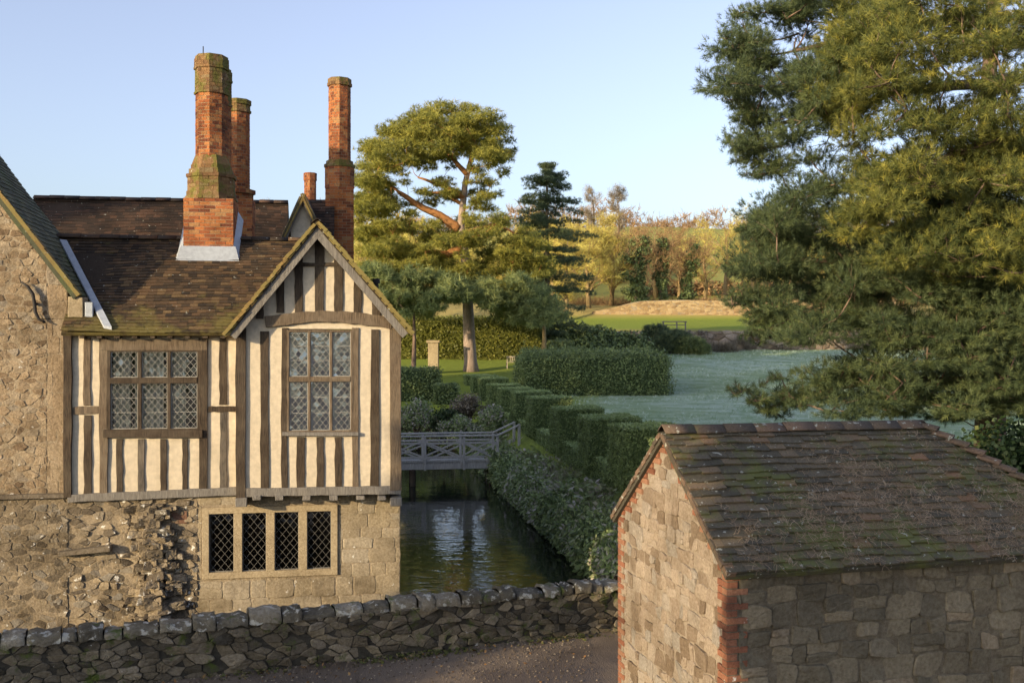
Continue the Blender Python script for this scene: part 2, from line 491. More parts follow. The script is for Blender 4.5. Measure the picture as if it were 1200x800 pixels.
def lawn_mat():
    m, nt, bs = new_mat('lawn_grass')
    v = coords(nt)
    fr = nt.nodes.new("ShaderNodeAttribute"); fr.attribute_name = "frost"
    dr = nt.nodes.new("ShaderNodeAttribute"); dr.attribute_name = "dry"
    f = noise(nt, 9, 6, 0.75, v)
    b = noise(nt, 0.55, 7, 0.75, coords(nt, (0.8, 1.3, 1)))
    c = mixc(nt, mask(nt, f, 0.3, 0.7), (0.17, 0.225, 0.035), (0.29, 0.335, 0.06))
    frost = mixc(nt, mask(nt, f, 0.32, 0.68), (0.29, 0.39, 0.28), (0.62, 0.69, 0.58))
    frost = mixc(nt, mul(nt, mask(nt, b, 0.40, 0.62), 0.85), frost, (0.19, 0.29, 0.14))
    b2 = noise(nt, 0.13, 5, 0.7, coords(nt))
    frost = mixc(nt, mul(nt, mask(nt, b2, 0.48, 0.62), 0.7), frost, (0.22, 0.30, 0.13))
    c = mixc(nt, fr.outputs['Fac'], c, frost)
    dry = mixc(nt, mask(nt, f, 0.35, 0.65), (0.46, 0.36, 0.14), (0.32, 0.24, 0.09))
    c = mixc(nt, dr.outputs['Fac'], c, dry)
    nt.links.new(c, bs.inputs['Base Color'])
    bs.inputs['Roughness'].default_value = 0.95
    bs.inputs['Specular IOR Level'].default_value = 0.1
    bump(nt, bs, f, 1.0, 0.12)
    return m


M['road'] = road_mat()
M['water'] = water_mat()
M['lawn'] = lawn_mat()


# ------------------------------------------------------------------ geometry generators
def T(px, py, d):                        # a point of the place seen at that pixel, d metres out
    return Vector(((px - 600) / 1200 * d, d, EYE + (400 - py) / 1200 * d))


def clip_half(poly, a, b):               # keep the side to the left of a->b
    out = []
    n = len(poly)
    dx, dy = b[0] - a[0], b[1] - a[1]
    for i in range(n):
        p, q = poly[i], poly[(i + 1) % n]
        sp = dx * (p[1] - a[1]) - dy * (p[0] - a[0])
        sq = dx * (q[1] - a[1]) - dy * (q[0] - a[0])
        if sp >= 0: out.append(p)
        if sp * sq < 0:
            t = sp / (sp - sq)
            out.append((p[0] + t * (q[0] - p[0]), p[1] + t * (q[1] - p[1])))
    return out


def clip_convex(poly, dom):
    for i in range(len(dom)):
        if len(poly) < 3: return []
        poly = clip_half(poly, dom[i], dom[(i + 1) % len(dom)])
    return poly if len(poly) >= 3 else []


def area(p):
    return 0.5 * sum(p[i][0] * p[(i + 1) % len(p)][1] - p[(i + 1) % len(p)][0] * p[i][1] for i in range(len(p)))


def chaikin(p, q=0.22):
    o = []
    for i in range(len(p)):
        a, b = p[i], p[(i + 1) % len(p)]
        o.append((a[0] + q * (b[0] - a[0]), a[1] + q * (b[1] - a[1])))
        o.append((a[0] + (1 - q) * (b[0] - a[0]), a[1] + (1 - q) * (b[1] - a[1])))
    return o


def bbox(dom):
    xs = [p[0] for p in dom]; ys = [p[1] for p in dom]
    return min(xs), max(xs), min(ys), max(ys)


def voronoi_cells(dom, sx, sy, jit, rng, drop=0.22):
    x0, x1, y0, y1 = bbox(dom)
    nx, ny = int((x1 - x0) / sx) + 4, int((y1 - y0) / sy) + 4
    P = {}
    for j in range(ny):
        for i in range(nx):
            if rng.random() < drop: continue
            P[i, j] = (x0 + (i - 1.5 + 0.5 * (j % 2) + rng.uniform(-jit, jit)) * sx, y0 + (j - 1.5 + rng.uniform(-jit, jit)) * sy)
    k = sx / sy                           # metric stretched so that stones lie flat
    out = []
    for (i, j), p in P.items():
        c = [(p[0] - 1.5 * sx, p[1] - 1.5 * sy), (p[0] + 1.5 * sx, p[1] - 1.5 * sy), (p[0] + 1.5 * sx, p[1] + 1.5 * sy), (p[0] - 1.5 * sx, p[1] + 1.5 * sy)]
        for dj in (-2, -1, 0, 1, 2):
            for di in (-2, -1, 0, 1, 2):
                q = P.get((i + di, j + dj))
                if q is None or (di == 0 and dj == 0): continue
                mx, my = (p[0] + q[0]) / 2, (p[1] + q[1]) / 2
                nx_, ny_ = (q[0] - p[0]), (q[1] - p[1]) * k * k
                # keep n.(x-m)<0 : direction with n on the right
                c = clip_half(c, (mx, my), (mx - ny_, my + nx_))
                if len(c) < 3: break
            if len(c) < 3: break
        if len(c) >= 3: out.append(c)
    return out


def course_cells(dom, hmin, hmax, wmin, wmax, jit, rng):
    x0, x1, y0, y1 = bbox(dom)
    out = []
    y = y0
    while y < y1:
        h = rng.uniform(hmin, hmax)
        if y1 - y - h < hmin * 0.7: h = y1 - y
        x = x0 - rng.uniform(0, wmax)
        prev = None
        while x < x1:
            w = rng.uniform(wmin, wmax)
            split = rng.random() < 0.18 and h > hmin * 1.3
            j = lambda: rng.uniform(-jit, jit)
            if prev is None: prev = (x + j(), x + j())
            nxt = (x + w + j(), x + w + j())
            if split:
                yy = y + h * rng.uniform(0.4, 0.6); xm = (prev[0] + prev[1]) / 2; xn = (nxt[0] + nxt[1]) / 2
                out.append([(prev[0], y + j()), (nxt[0], y + j()), (xn, yy), (xm, yy)])
                out.append([(xm, yy), (xn, yy), (nxt[1], y + h + j()), (prev[1], y + h + j())])
            else:
                out.append([(prev[0], y + j()), (nxt[0], y + j()), (nxt[1], y + h + j()), (prev[1], y + h + j())])
            prev = nxt
            x += w
        y += h
    return out


def stones(mb, cells, dom, place, gap=0.018, hmin=0.02, hmax=0.06, rng=R, rough=0.15, tint=None, keep=None):
    """rounded stones raised from a wall; place(u, z, out) -> xyz"""
    for c in cells:
        c = clip_convex(c, dom)
        if len(c) < 3: continue
        a = area(c)
        if a < 0.0012: continue
        cx = sum(p[0] for p in c) / len(c); cy = sum(p[1] for p in c) / len(c)
        if keep and not keep(cx, cy): continue
        sh = []
        for p in c:
            dx, dy = p[0] - cx, p[1] - cy
            L = math.hypot(dx, dy) or 1
            f = max(0.3, (L - gap * rng.uniform(0.6, 1.3)) / L)
            sh.append((cx + dx * f, cy + dy * f))
        jag = []
        for q in range(len(sh)):
            a_, b_ = sh[q], sh[(q + 1) % len(sh)]
            jag.append(a_)
            ex, ey = b_[0] - a_[0], b_[1] - a_[1]
            if math.hypot(ex, ey) > 0.07:
                tt = rng.uniform(0.35, 0.65); jj = rng.uniform(-0.10, 0.07)
                jag.append((a_[0] + ex * tt - ey * jj, a_[1] + ey * tt + ex * jj))
        sh = chaikin(jag, 0.17)
        sh = [(p[0] + rng.uniform(-0.25, 0.25) * gap, p[1] + rng.uniform(-0.25, 0.25) * gap) for p in sh]
        n = len(sh)
        h = rng.uniform(hmin, hmax)
        tx, ty = rng.uniform(-rough, rough), rng.uniform(-rough, rough)
        vs = [place(p[0], p[1], -0.022) for p in sh]
        for (f, hh) in ((0.985, 0.62), (0.90, 0.95), (0.5, 1.04)):
            for p in sh:
                x, y = cx + (p[0] - cx) * f, cy + (p[1] - cy) * f
                d = h * hh + (x - cx) * tx + (y - cy) * ty + rng.uniform(-0.12, 0.12) * h * (1 if hh < 1 else 1.4)
                vs.append(place(x, y, max(d, -0.02)))
        vs.append(place(cx, cy, h * rng.uniform(0.95, 1.15)))
        fs = []
        for r in range(3):
            for i in range(n):
                k = (i + 1) % n
                fs.append((r * n + i, r * n + k, (r + 1) * n + k, (r + 1) * n + i))
        for i in range(n):
            fs.append((3 * n + i, 3 * n + (i + 1) % n, 4 * n))
        mb.add(vs, fs, rng.random() if tint is None else tint(cx, cy))


def rect(u0, u1, z0, z1):
    return [(u0, z0), (u1, z0), (u1, z1), (u0, z1)]


def holes_rects(u0, u1, z0, z1, holes):
    us = sorted({u0, u1, *[h[0] for h in holes], *[h[1] for h in holes]})
    zs = sorted({z0, z1, *[h[2] for h in holes], *[h[3] for h in holes]})
    us = [u for u in us if u0 <= u <= u1]; zs = [z for z in zs if z0 <= z <= z1]
    out = []
    for i in range(len(us) - 1):
        for j in range(len(zs) - 1):
            cu, cz = (us[i] + us[i + 1]) / 2, (zs[j] + zs[j + 1]) / 2
            if any(h[0] < cu < h[1] and h[2] < cz < h[3] for h in holes): continue
            out.append((us[i], us[i + 1], zs[j], zs[j + 1]))
    return out


def tiles(mb, P0, U, Sv, Nn, length, slope, gauge, width, rng=R, lim=None, thick=0.016, sag=0.03, lift=0.022, tint=None, jit=0.006):
    """courses of separate tiles; P0 eave corner, U along the eave, Sv up the slope, Nn outward"""
    P0, U, Sv, Nn = Vector(P0), Vector(U).normalized(), Vector(Sv).normalized(), Vector(Nn).normalized()
    nrow = int(slope / gauge + 0.5)
    ph = [rng.uniform(0, 6) for _ in range(4)]

    def dn(u, s):
        return sag * (math.sin(u * 0.9 + ph[0]) * math.sin(s * 1.1 + ph[1]) + 0.5 * math.sin(u * 2.3 + ph[2]) * math.cos(s * 1.9 + ph[3]))
    for i in range(nrow):
        s0 = i * gauge
        s1 = min(s0 + gauge * 1.35, slope)
        a, b = (0, length) if lim is None else lim(s0 + gauge * 0.5)
        if b - a < 0.03: continue
        u = a - (0.5 * width if i % 2 else 0) - rng.uniform(0, 0.02)
        while u < b:
            w = width * rng.uniform(0.93, 1.07)
            ua, ub = max(u, a), min(u + w - 0.003, b)
            u += w
            if ub - ua < 0.025: continue
            ds = rng.uniform(-jit, jit) * 1.6
            la, lb = lift + rng.uniform(-jit, jit) * 0.7, lift + rng.uniform(-jit, jit) * 0.7
            if rng.random() < 0.02: ds -= 0.02; la += 0.01
            c = []
            for (uu, ss, off) in ((ua, s0 + ds, la), (ub, s0 + ds, lb), (ub, s1, 0.004), (ua, s1, 0.004)):
                q = P0 + U * uu + Sv * ss + Nn * (dn(uu, ss) + off)
                c.append(q)
            lo = [c[0] - Nn * thick, c[1] - Nn * thick, c[2] - Nn * thick * 0.4, c[3] - Nn * thick * 0.4]
            mb.add(lo + c, [(4, 5, 6, 7), (0, 1, 5, 4), (1, 2, 6, 5), (3, 0, 4, 7)], rng.random() if tint is None else tint(u, s0))


def slab(mb, P0, U, Sv, Nn, length, slope, t=0.10, tint=0.2):
    P0, U, Sv, Nn = Vector(P0), Vector(U).normalized(), Vector(Sv).normalized(), Vector(Nn).normalized()
    top = [P0 - Nn * 0.025, P0 + U * length - Nn * 0.025, P0 + U * length + Sv * slope - Nn * 0.025, P0 + Sv * slope - Nn * 0.025]
    mb.hexa([p - Nn * t for p in top] + top, tint)


def ridge_tiles(mb, A, B, r=0.12, L=0.42, rng=R, up=Vector((0, 0, 1)), tint=None, over=0.0):
    A, B = Vector(A), Vector(B)
    d = (B - A); Ltot = d.length; d.normalize()
    side = d.cross(up).normalized(); up2 = side.cross(d).normalized()
    n = max(1, int(Ltot / L + 0.5)); L = Ltot / n
    for i in range(n):
        a, b = A + d * (i * L), A + d * ((i + 1) * L - 0.008)
        r0, r1 = r * rng.uniform(0.98, 1.02) + over, r * rng.uniform(0.98, 1.02)
        off = up2 * rng.uniform(-0.008, 0.008)
        vs = []
        for (c, rr) in ((a, r0), (b, r1)):
            for inner in (0, 1):
                for k in range(7):
                    q = PI * (0.06 + 0.88 * k / 6)
                    vs.append(c + off + (side * math.cos(q) * rr + up2 * ((1 - abs(math.cos(q)) ** 1.25) * rr * 0.72 - 0.03)) * (0.84 if inner else 1))
        fs = []
        for k in range(6):
            fs.append((k, k + 1, 14 + k + 1, 14 + k))
            fs.append((k, 7 + k, 7 + k + 1, k + 1))
            fs.append((14 + k, 14 + k + 1, 21 + k + 1, 21 + k))
        fs.append((0, 14, 21, 7)); fs.append((6, 13, 27, 20))
        mb.add(vs, fs, rng.random() if tint is None else tint(i))


def brick_face(mb, p0, p1, nrm, z0, z1, phase=0, bl=0.22, bh=0.066, joint=0.011, out=0.006, rng=R):
    p0, p1, nrm = Vector(p0), Vector(p1), Vector(nrm).normalized()
    d = p1 - p0; L = d.length; d.normalize()
    n = max(1, int((z1 - z0) / (bh + joint) + 0.5)); hh = (z1 - z0) / n
    for i in range(n):
        za, zb = z0 + i * hh + joint / 2, z0 + (i + 1) * hh - joint / 2
        x = -(bl / 2 if (i + phase) % 2 else 0)
        while x < L - 0.01:
            a, b = max(x, 0) + (joint / 2 if x > 0 else 0), min(x + bl, L) - (joint / 2 if x + bl < L else 0)
            x += bl
            if b - a < 0.02: continue
            o = nrm * (out + rng.uniform(-0.003, 0.004))
            A, B = p0 + d * a, p0 + d * b
            A2, B2 = A - nrm * 0.03, B - nrm * 0.03
            A, B = A + o, B + o
            z = lambda q, zz: (q.x, q.y, zz)
            mb.add([z(A2, za), z(B2, za), z(B2, zb), z(A2, zb), z(A, za), z(B, za), z(B, zb), z(A, zb)],
                   [(4, 5, 6, 7), (0, 1, 5, 4), (2, 3, 7, 6), (3, 0, 4, 7), (1, 2, 6, 5)], rng.random())


def prism_bricks(mb, core, c, n, ap, z0, z1, rot=0.0, bl=0.22, rng=R):
    """n-sided stack of bricks round a mortar core; ap = apothem"""
    r = ap / math.cos(PI / n)
    pts = [Vector((c[0] + r * math.cos(rot + 2 * PI * (k + 0.5) / n), c[1] + r * math.sin(rot + 2 * PI * (k + 0.5) / n), 0)) for k in range(n)]
    for k in range(n):
        a, b = pts[k], pts[(k + 1) % n]
        nn = (a + b) / 2 - Vector((c[0], c[1], 0))
        brick_face(mb, a, b, nn, z0, z1, phase=k, bl=min(bl, (b - a).length * 0.5 if n > 4 else bl))
    core.add([(p.x, p.y, z0) for p in pts] + [(p.x, p.y, z1) for p in pts],
             [tuple(range(n - 1, -1, -1)), tuple(n + k for k in range(n))] + [(k, (k + 1) % n, n + (k + 1) % n, n + k) for k in range(n)], 0.5)


def frustum(mb, c, n, ap0, ap1, z0, z1, rot=0.0, tint=0.5, cap=True):
    r0, r1 = ap0 / math.cos(PI / n), ap1 / math.cos(PI / n)
    v = []
    for (r, z) in ((r0, z0), (r1, z1)):
        for k in range(n):
            q = rot + 2 * PI * (k + 0.5) / n
            v.append((c[0] + r * math.cos(q), c[1] + r * math.sin(q), z))
    f = [(k, (k + 1) % n, n + (k + 1) % n, n + k) for k in range(n)]
    if cap: f += [tuple(range(n - 1, -1, -1)), tuple(n + k for k in range(n))]
    mb.add(v, f, tint)


# ---- scattered leaves and needles
def frames(axis):
    z = axis / np.maximum(np.linalg.norm(axis, axis=1, keepdims=True), 1e-6)
    ref = np.where(np.abs(z[:, 2:3]) < 0.9, np.array([[0, 0, 1.0]]), np.array([[1.0, 0, 0]]))
    x = np.cross(ref, z); x /= np.maximum(np.linalg.norm(x, axis=1, keepdims=True), 1e-6)
    y = np.cross(z, x)
    a = NR.uniform(0, 2 * PI, (len(z), 1))
    return x * np.cos(a) + y * np.sin(a), -x * np.sin(a) + y * np.cos(a), z


def scatter(name, tmpl, pos, axis, scale, tint, mat, parent=None):
    tv, tf = tmpl
    pos, axis = np.asarray(pos, float), np.asarray(axis, float)
    n = len(pos)
    scale = np.broadcast_to(np.asarray(scale, float), (n,)).reshape(n, 1, 1)
    x, y, z = frames(axis)
    V = pos[:, None, :] + scale * (tv[None, :, 0:1] * x[:, None, :] + tv[None, :, 1:2] * y[:, None, :] + tv[None, :, 2:3] * z[:, None, :])
    k = len(tv)
    F = (tf[None, :, :] + (np.arange(n) * k)[:, None, None]).reshape(-1, tf.shape[1])
    t = np.repeat(np.asarray(tint, float), k)
    return np_mesh(name, V.reshape(-1, 3), F, mat, parent, t)


def tmpl_needles(n, length, width, cone, seed=0, stem=0.0):
    g = np.random.default_rng(seed)
    v, f = [], []
    for i in range(n):
        th = cone * math.sqrt(g.uniform(0.02, 1)); ph = g.uniform(0, 2 * PI)
        d = np.array([math.sin(th) * math.cos(ph), math.sin(th) * math.sin(ph), math.cos(th)])
        o = np.array([0, 0, g.uniform(-0.5, 0.5) * stem])
        s = np.cross(d, g.normal(size=3)); s /= np.linalg.norm(s)
        L = length * g.uniform(0.7, 1.1)
        b = len(v)
        v += [o - s * width / 2, o + s * width / 2, o + d * L]
        f.append((b, b + 1, b + 2))
    return np.array(v), np.array(f)


def tmpl_leaves(n, size, spread, seed=0, aspect=0.55):
    g = np.random.default_rng(seed)
    v, f = [], []
    for i in range(n):
        o = g.normal(size=3) * spread
        d = g.normal(size=3); d[2] = abs(d[2]) * 0.4 + 0.1; d /= np.linalg.norm(d)
        s = np.cross(d, g.normal(size=3)); s /= np.linalg.norm(s)
        L = size * g.uniform(0.7, 1.2); w = L * aspect
        b = len(v)
        v += [o, o + d * L * 0.5 + s * w / 2, o + d * L, o + d * L * 0.5 - s * w / 2]
        f.append((b, b + 1, b + 2, b + 3))
    return np.array(v), np.array(f)


def tmpl_twigs(n, length, width, cone, seed=0):
    """a spray of thin bent twigs with side twigs"""
    g = np.random.default_rng(seed)
    v, f = [], []

    def tw(o, d, L, w):
        s = np.cross(d, g.normal(size=3)); s /= np.linalg.norm(s)
        b = len(v)
        v.extend([o - s * w / 2, o + s * w / 2, o + d * L])
        f.append((b, b + 1, b + 2))
    for i in range(n):
        th = cone * math.sqrt(g.uniform(0.02, 1)); ph = g.uniform(0, 2 * PI)
        d = np.array([math.sin(th) * math.cos(ph), math.sin(th) * math.sin(ph), math.cos(th)])
        L = length * g.uniform(0.6, 1.1)
        tw(np.zeros(3), d, L, width)
        for j in range(4):
            t = g.uniform(0.25, 0.9)
            e = d + g.normal(size=3) * 0.45; e /= np.linalg.norm(e)
            tw(d * L * t, e, L * g.uniform(0.25, 0.5), width * 0.6)
    return np.array(v), np.array(f)


def unit(n):
    a = NR.normal(size=(n, 3))
    return a / np.linalg.norm(a, axis=1, keepdims=True)


def ellipsoid_pts(c, r, n, inner=0.45, flat=False):
    """points in an ellipsoid, denser toward its skin; returns pos, outward"""
    d = unit(n)
    if flat: d[:, 2] = np.where(d[:, 2] < -0.2, d[:, 2] * 0.4, d[:, 2])
    rad = inner + (1 - inner) * NR.uniform(0, 1, (n, 1)) ** 0.6
    p = np.asarray(c) + d * rad * np.asarray(r)
    o = d / np.asarray(r); o /= np.linalg.norm(o, axis=1, keepdims=True)
    return p, o


def box_surface_pts(x0, x1, y0, y1, z0, z1, dens, sides=(1, 1, 1, 1, 1), wob=0.04):
    """sides: x0, x1, y0, y1, top"""
    P, A = [], []
    def face(n, fn, nrm):
        n = int(n)
        if n < 1: return
        a, b = NR.uniform(0, 1, n), NR.uniform(0, 1, n)
        p = np.stack(fn(a, b), axis=1)
        P.append(p + np.array(nrm) * NR.normal(0, wob, (n, 1))); A.append(np.tile(np.array(nrm, float), (n, 1)))
    dx, dy, dz = x1 - x0, y1 - y0, z1 - z0
    one = lambda a: np.ones_like(a)
    if sides[0]: face(dens * dy * dz, lambda a, b: (one(a) * x0, y0 + a * dy, z0 + b * dz), (-1, 0, 0))
    if sides[1]: face(dens * dy * dz, lambda a, b: (one(a) * x1, y0 + a * dy, z0 + b * dz), (1, 0, 0))
    if sides[2]: face(dens * dx * dz, lambda a, b: (x0 + a * dx, one(a) * y0, z0 + b * dz), (0, -1, 0))
    if sides[3]: face(dens * dx * dz, lambda a, b: (x0 + a * dx, one(a) * y1, z0 + b * dz), (0, 1, 0))
    if sides[4]: face(dens * dx * dy, lambda a, b: (x0 + a * dx, y0 + b * dy, one(a) * z1), (0, 0, 1))
    return np.concatenate(P), np.concatenate(A)


NEEDLE_N = tmpl_needles(17, 0.125, 0.010, 1.2, 3, 0.10)        # near pine
NEEDLE_F = tmpl_needles(11, 0.42, 0.05, 1.3, 4, 0.2)            # far pine, coarser
LEAF_S = tmpl_leaves(4, 0.075, 0.03, 5)
LEAF_M = tmpl_leaves(4, 0.13, 0.06, 6)
LEAF_L = tmpl_leaves(5, 0.24, 0.16, 7)
LEAF_IVY = tmpl_leaves(4, 0.10, 0.06, 8, 0.85)
TWIG_F = tmpl_twigs(6, 1.5, 0.055, 0.9, 9)
TWIG_FF = tmpl_twigs(6, 2.2, 0.13, 0.9, 10)
STEM = tmpl_needles(7, 0.5, 0.012, 0.5, 12, 0.0)

# ------------------------------------------------------------------ house frame (u along the front, v into the house)
HT = math.radians(9.1)
HO = Vector(((470 - 600) / 1200 * 20.8, 20.8, 0))
HU = Vector((math.cos(HT), math.sin(HT), 0))
HV = Vector((-math.sin(HT), math.cos(HT), 0))


def hp(px, py, v):                       # where that pixel's ray meets the plane v of the house
    a, b = (px - 600) / 1200, (400 - py) / 1200
    d = Vector((a, 1, 0))
    s = (HV.dot(HO) + v) / HV.dot(d)
    p = d * s
    return (p - HO).dot(HU), EYE + b * s


def hl(p):                                # world -> house local
    q = Vector(p) - HO
    return Vector((q.dot(HU), q.dot(HV), p[2]))


def hw(u, v, z=0.0):                      # house local -> world
    return HO + HU * u + HV * v + Vector((0, 0, z))


# ------------------------------------------------------------------ setting: road, water, lawns
WATER_Z = -0.9
WA, WB = Vector((-15.0, 11.7, 0)), Vector((4.6, 19.1, 0))       # road side foot line of the low wall
wd = (WB - WA).normalized()
wnrm = Vector((-wd.y, wd.x, 0))            # toward the moat


def grid_sheet(name, mat, us, vs, fn, attrs=None, kind='structure', smooth=True):
    V, A = [], []
    for v in vs:
        for u in us:
            p, at = fn(u, v)
            V.append(p); A.append(at)
    nu = len(us)
    F = [(j * nu + i, j * nu + i + 1, (j + 1) * nu + i + 1, (j + 1) * nu + i) for j in range(len(vs) - 1) for i in range(nu - 1)]
    p0, p1, p2 = (Vector(V[i]) for i in F[len(F) // 2][:3])
    if (p1 - p0).cross(p2 - p1).z < 0: F = [f[::-1] for f in F]
    o = np_mesh(name, V, F, mat, None, None, smooth)
    if attrs:
        for k, nm in enumerate(attrs):
            a = o.data.attributes.new(nm, 'FLOAT', 'POINT')
            a.data.foreach_set("value", np.asarray([x[k] for x in A], dtype=np.float32))
    return tag(o, None, None, None, kind)


def road_fn(s, t):                         # s along the wall, t back toward the camera
    p = WA + wd * s - wnrm * t + wnrm * 0.15
    z = 0.02 * math.sin(p.x * 0.7) * math.sin(p.y * 0.5) * min(1, t / 2) - 0.0
    return (p.x, p.y, z), None
grid_sheet('road', M['road'], [-30 + i * 1.0 for i in range(75)], [0, 0.5, 1, 2, 3, 4, 5, 6, 8, 10, 12, 15, 20, 30, 45, 60], lambda s, t: road_fn(s, t))
mbw = MB()
foot = lambda s: WA + wd * s + wnrm * 0.3
q0, q1 = foot(-45), foot(22)
far1, far0 = hw(5.9, 36), hw(-70, 36)
mbw.add([(q0.x, q0.y, WATER_Z), (q1.x, q1.y, WATER_Z), (far1.x, far1.y, WATER_Z), (far0.x, far0.y, WATER_Z)], [(0, 1, 2, 3)])
tag(mbw.build('moat_water', M['water']), 'still dark moat water reflecting the pale sky', 'water', None, 'structure')

PROF = [(0, 0.55), (30, 0.75), (50, 1.1), (64, 1.7), (80, 2.8), (100, 4.25), (101.8, 4.35), (102.2, 6.0), (120, 7.0), (129, 7.9), (133, 9.2), (140, 10.0), (160, 11.0), (200, 17.0), (250, 27.5), (300, 36.0), (350, 39.0), (430, 39.0), (700, 33), (3000, 30)]


def height(x, y):
    y = max(y, 0)
    for (a, ha), (b, hb) in zip(PROF, PROF[1:]):
        if a <= y <= b:
            t = (y - a) / (b - a)
            h = ha + (hb - ha) * t
            break
    else:
        h = 30
    if y > 140: h += 2.2 * math.sin(x * 0.013 + 1.0) * min(1, (y - 140) / 100) + 1.0 * math.sin(x * 0.045 + y * 0.02) * min(1, (y - 140) / 150)
    return h + 0.05 * math.sin(x * 0.6 + y * 0.35) * math.sin(y * 0.28 + 1) * (1 if y < 101 else 0)


def sstep(a, b, x):
    t = min(1, max(0, (x - a) / (b - a)))
    return t * t * (3 - 2 * t)


def lawn_fn(u, v):
    p = hw(u, v)
    h = height(p.x, p.y)
    if v < 36.0:
        if u <= 5.15: h = -1.6
        elif u <= 5.45: h = 0.25
        elif u < 6.4: h = 0.30 + (h - 0.30) * (u - 5.45) / 0.95
        if v < 3: h *= max(0.0, min(1, (v + 3) / 6)) if h > 0 else 1
    elif v < 38.0 and u <= 5.9 and u < 5.46:
        h = h * 0.8
    n = math.sin(p.x * 0.31 + p.y * 0.17) * 0.5 + math.sin(p.x * 0.11 - p.y * 0.23) * 0.5
    fr = sstep(1.0, 5.0, p.x + 1.5 * n - (p.y - 60) * 0.0) * sstep(38, 46, p.y) * (1 - sstep(100.5, 102, p.y))
    fr = fr * (0.82 + 0.18 * n)
    dry = sstep(129, 131, p.y) * (1 - sstep(150, 156, p.y)) * 0.9
    dry = max(dry, 0.55 * sstep(100, 101, p.y) * (1 - sstep(107, 111, p.y)))
    return (p.x, p.y, h), (max(0, fr), dry)


us = [5.15, 5.45, 5.8, 6.4, 7.2, 8, 9] + [10 + i for i in range(1, 66)]
vs1 = [-3 + i * 1.0 for i in range(40)]
grid_sheet('lawn', M['lawn'], us, vs1, lawn_fn, ("frost", "dry"))
LX0 = hw(0, 36)
def line_y(x):
    return LX0.y + (max(-80, min(80, x)) - LX0.x) * math.tan(HT)
xs2 = [-2000, -800, -450, -320, -240, -180, -140, -110, -95] + [-80 + 1.5 * i for i in range(107)] + [82, 90, 100, 115, 140, 180, 240, 320, 450, 800, 2000]
fr2 = [0, 0.012] + [0.03 + 0.97 * i / 42 for i in range(43)]
ys2 = [100 + i * 0.45 for i in range(1, 6)] + [104 + i * 2.4 for i in range(10)] + [129, 130, 131, 132, 133, 134, 136, 138, 140, 143, 146, 150, 155, 160, 170, 180, 200, 220, 240, 260, 280, 310, 340, 380, 430, 500, 700, 1200, 3000]


def field_fn(x, k):
    if k < len(fr2):
        f = fr2[k]
        y = line_y(x) * (1 - f) + 100 * f
    else:
        y = ys2[k - len(fr2)]
    h = height(x, y)
    n = math.sin(x * 0.31 + y * 0.17) * 0.5 + math.sin(x * 0.11 - y * 0.23) * 0.5
    fr = sstep(1.0, 5.0, x + 1.5 * n) * sstep(38, 46, y) * (1 - sstep(100.5, 102, y)) * (0.82 + 0.18 * n)
    dry = max(sstep(129, 131, y) * (1 - sstep(150, 156, y)) * 0.9, 0.42 * sstep(150, 160, y), 0.55 * sstep(100, 101, y) * (1 - sstep(107, 111, y)))
    if k == 0 and x < hw(5.4, 36).x: h = -1.6
    return (x, y, h), (max(0, fr), dry)
grid_sheet('field', M['lawn'], xs2, list(range(len(fr2) + len(ys2))), field_fn, ("frost", "dry"))

# ------------------------------------------------------------------ low wall along the road
lw = empty('roadside_wall', WA, math.atan2(wd.y, wd.x), 'low mossy rubble wall with lichen spotted coping between road and moat', 'wall')
LWL = (WB - WA).length
core = MB(); core.box(0, LWL, 0.03, 0.40, -1.5, 0.70, 0.5)
core.build('mortar_core', M['wallmortar'], lw)
mb = MB()
dom = rect(0, LWL, -0.05, 0.74)
stones(mb, voronoi_cells(dom, 0.20, 0.10, 0.46, R, 0.3), dom, lambda u, z, o: (u, 0.03 - o, z), 0.006, 0.0, 0.06, R, 0.35)
dom = rect(0, LWL, -0.9, 0.74)
stones(mb, voronoi_cells(dom, 0.5, 0.22, 0.3, R), dom, lambda u, z, o: (u, 0.40 + o, z), 0.014, 0.02, 0.06, R, 0.2)
mb.build('rubble_face', M['wallstone'], lw, False)
mb = MB()
u = 0.0
while u < LWL:
    w = R.uniform(0.20, 0.52); h = R.uniform(0.10, 0.20); z0 = 0.715 + R.uniform(-0.01, 0.01)
    y0, y1 = -0.03 + R.uniform(-0.03, 0.03), 0.44 + R.uniform(-0.03, 0.04)
    sec = []
    na = 11
    t = R.random()
    prof = []
    for k in range(na):
        q = PI * k / (na - 1)
        prof.append(((y0 + y1) / 2 - math.cos(q) * (y1 - y0) / 2 * (1.0 if 0 < k < na - 1 else 0.97), z0 + h * (math.sin(q) ** 0.38)))
    vs = []
    xs = [0.008, 0.03, 0.25, 0.5, 0.75, 0.97, 0.992]
    for xi in xs:
        sc = 0.92 if xi in (0.008, 0.992) else 1.0
        bump_ = R.uniform(-0.022, 0.022)
        for (y, z) in prof:
            cy, cz = (y0 + y1) / 2, z0 + h * 0.35
            vs.append((u + w * xi + R.uniform(-0.008, 0.008), cy + (y - cy) * sc + R.uniform(-0.022, 0.022), cz + (z - cz) * sc + bump_ + R.uniform(-0.018, 0.018)))
    fs = []
    for i in range(len(xs) - 1):
        for k in range(na - 1):
            fs.append((i * na + k, i * na + k + 1, (i + 1) * na + k + 1, (i + 1) * na + k))
    fs.append(tuple(range(na))); fs.append(tuple((len(xs) - 1) * na + k for k in range(na - 1, -1, -1)))
    mb.add(vs, [f[::-1] for f in fs], t)
    u += w + 0.012
mb.build('coping_stones', M['coping'], lw, True)

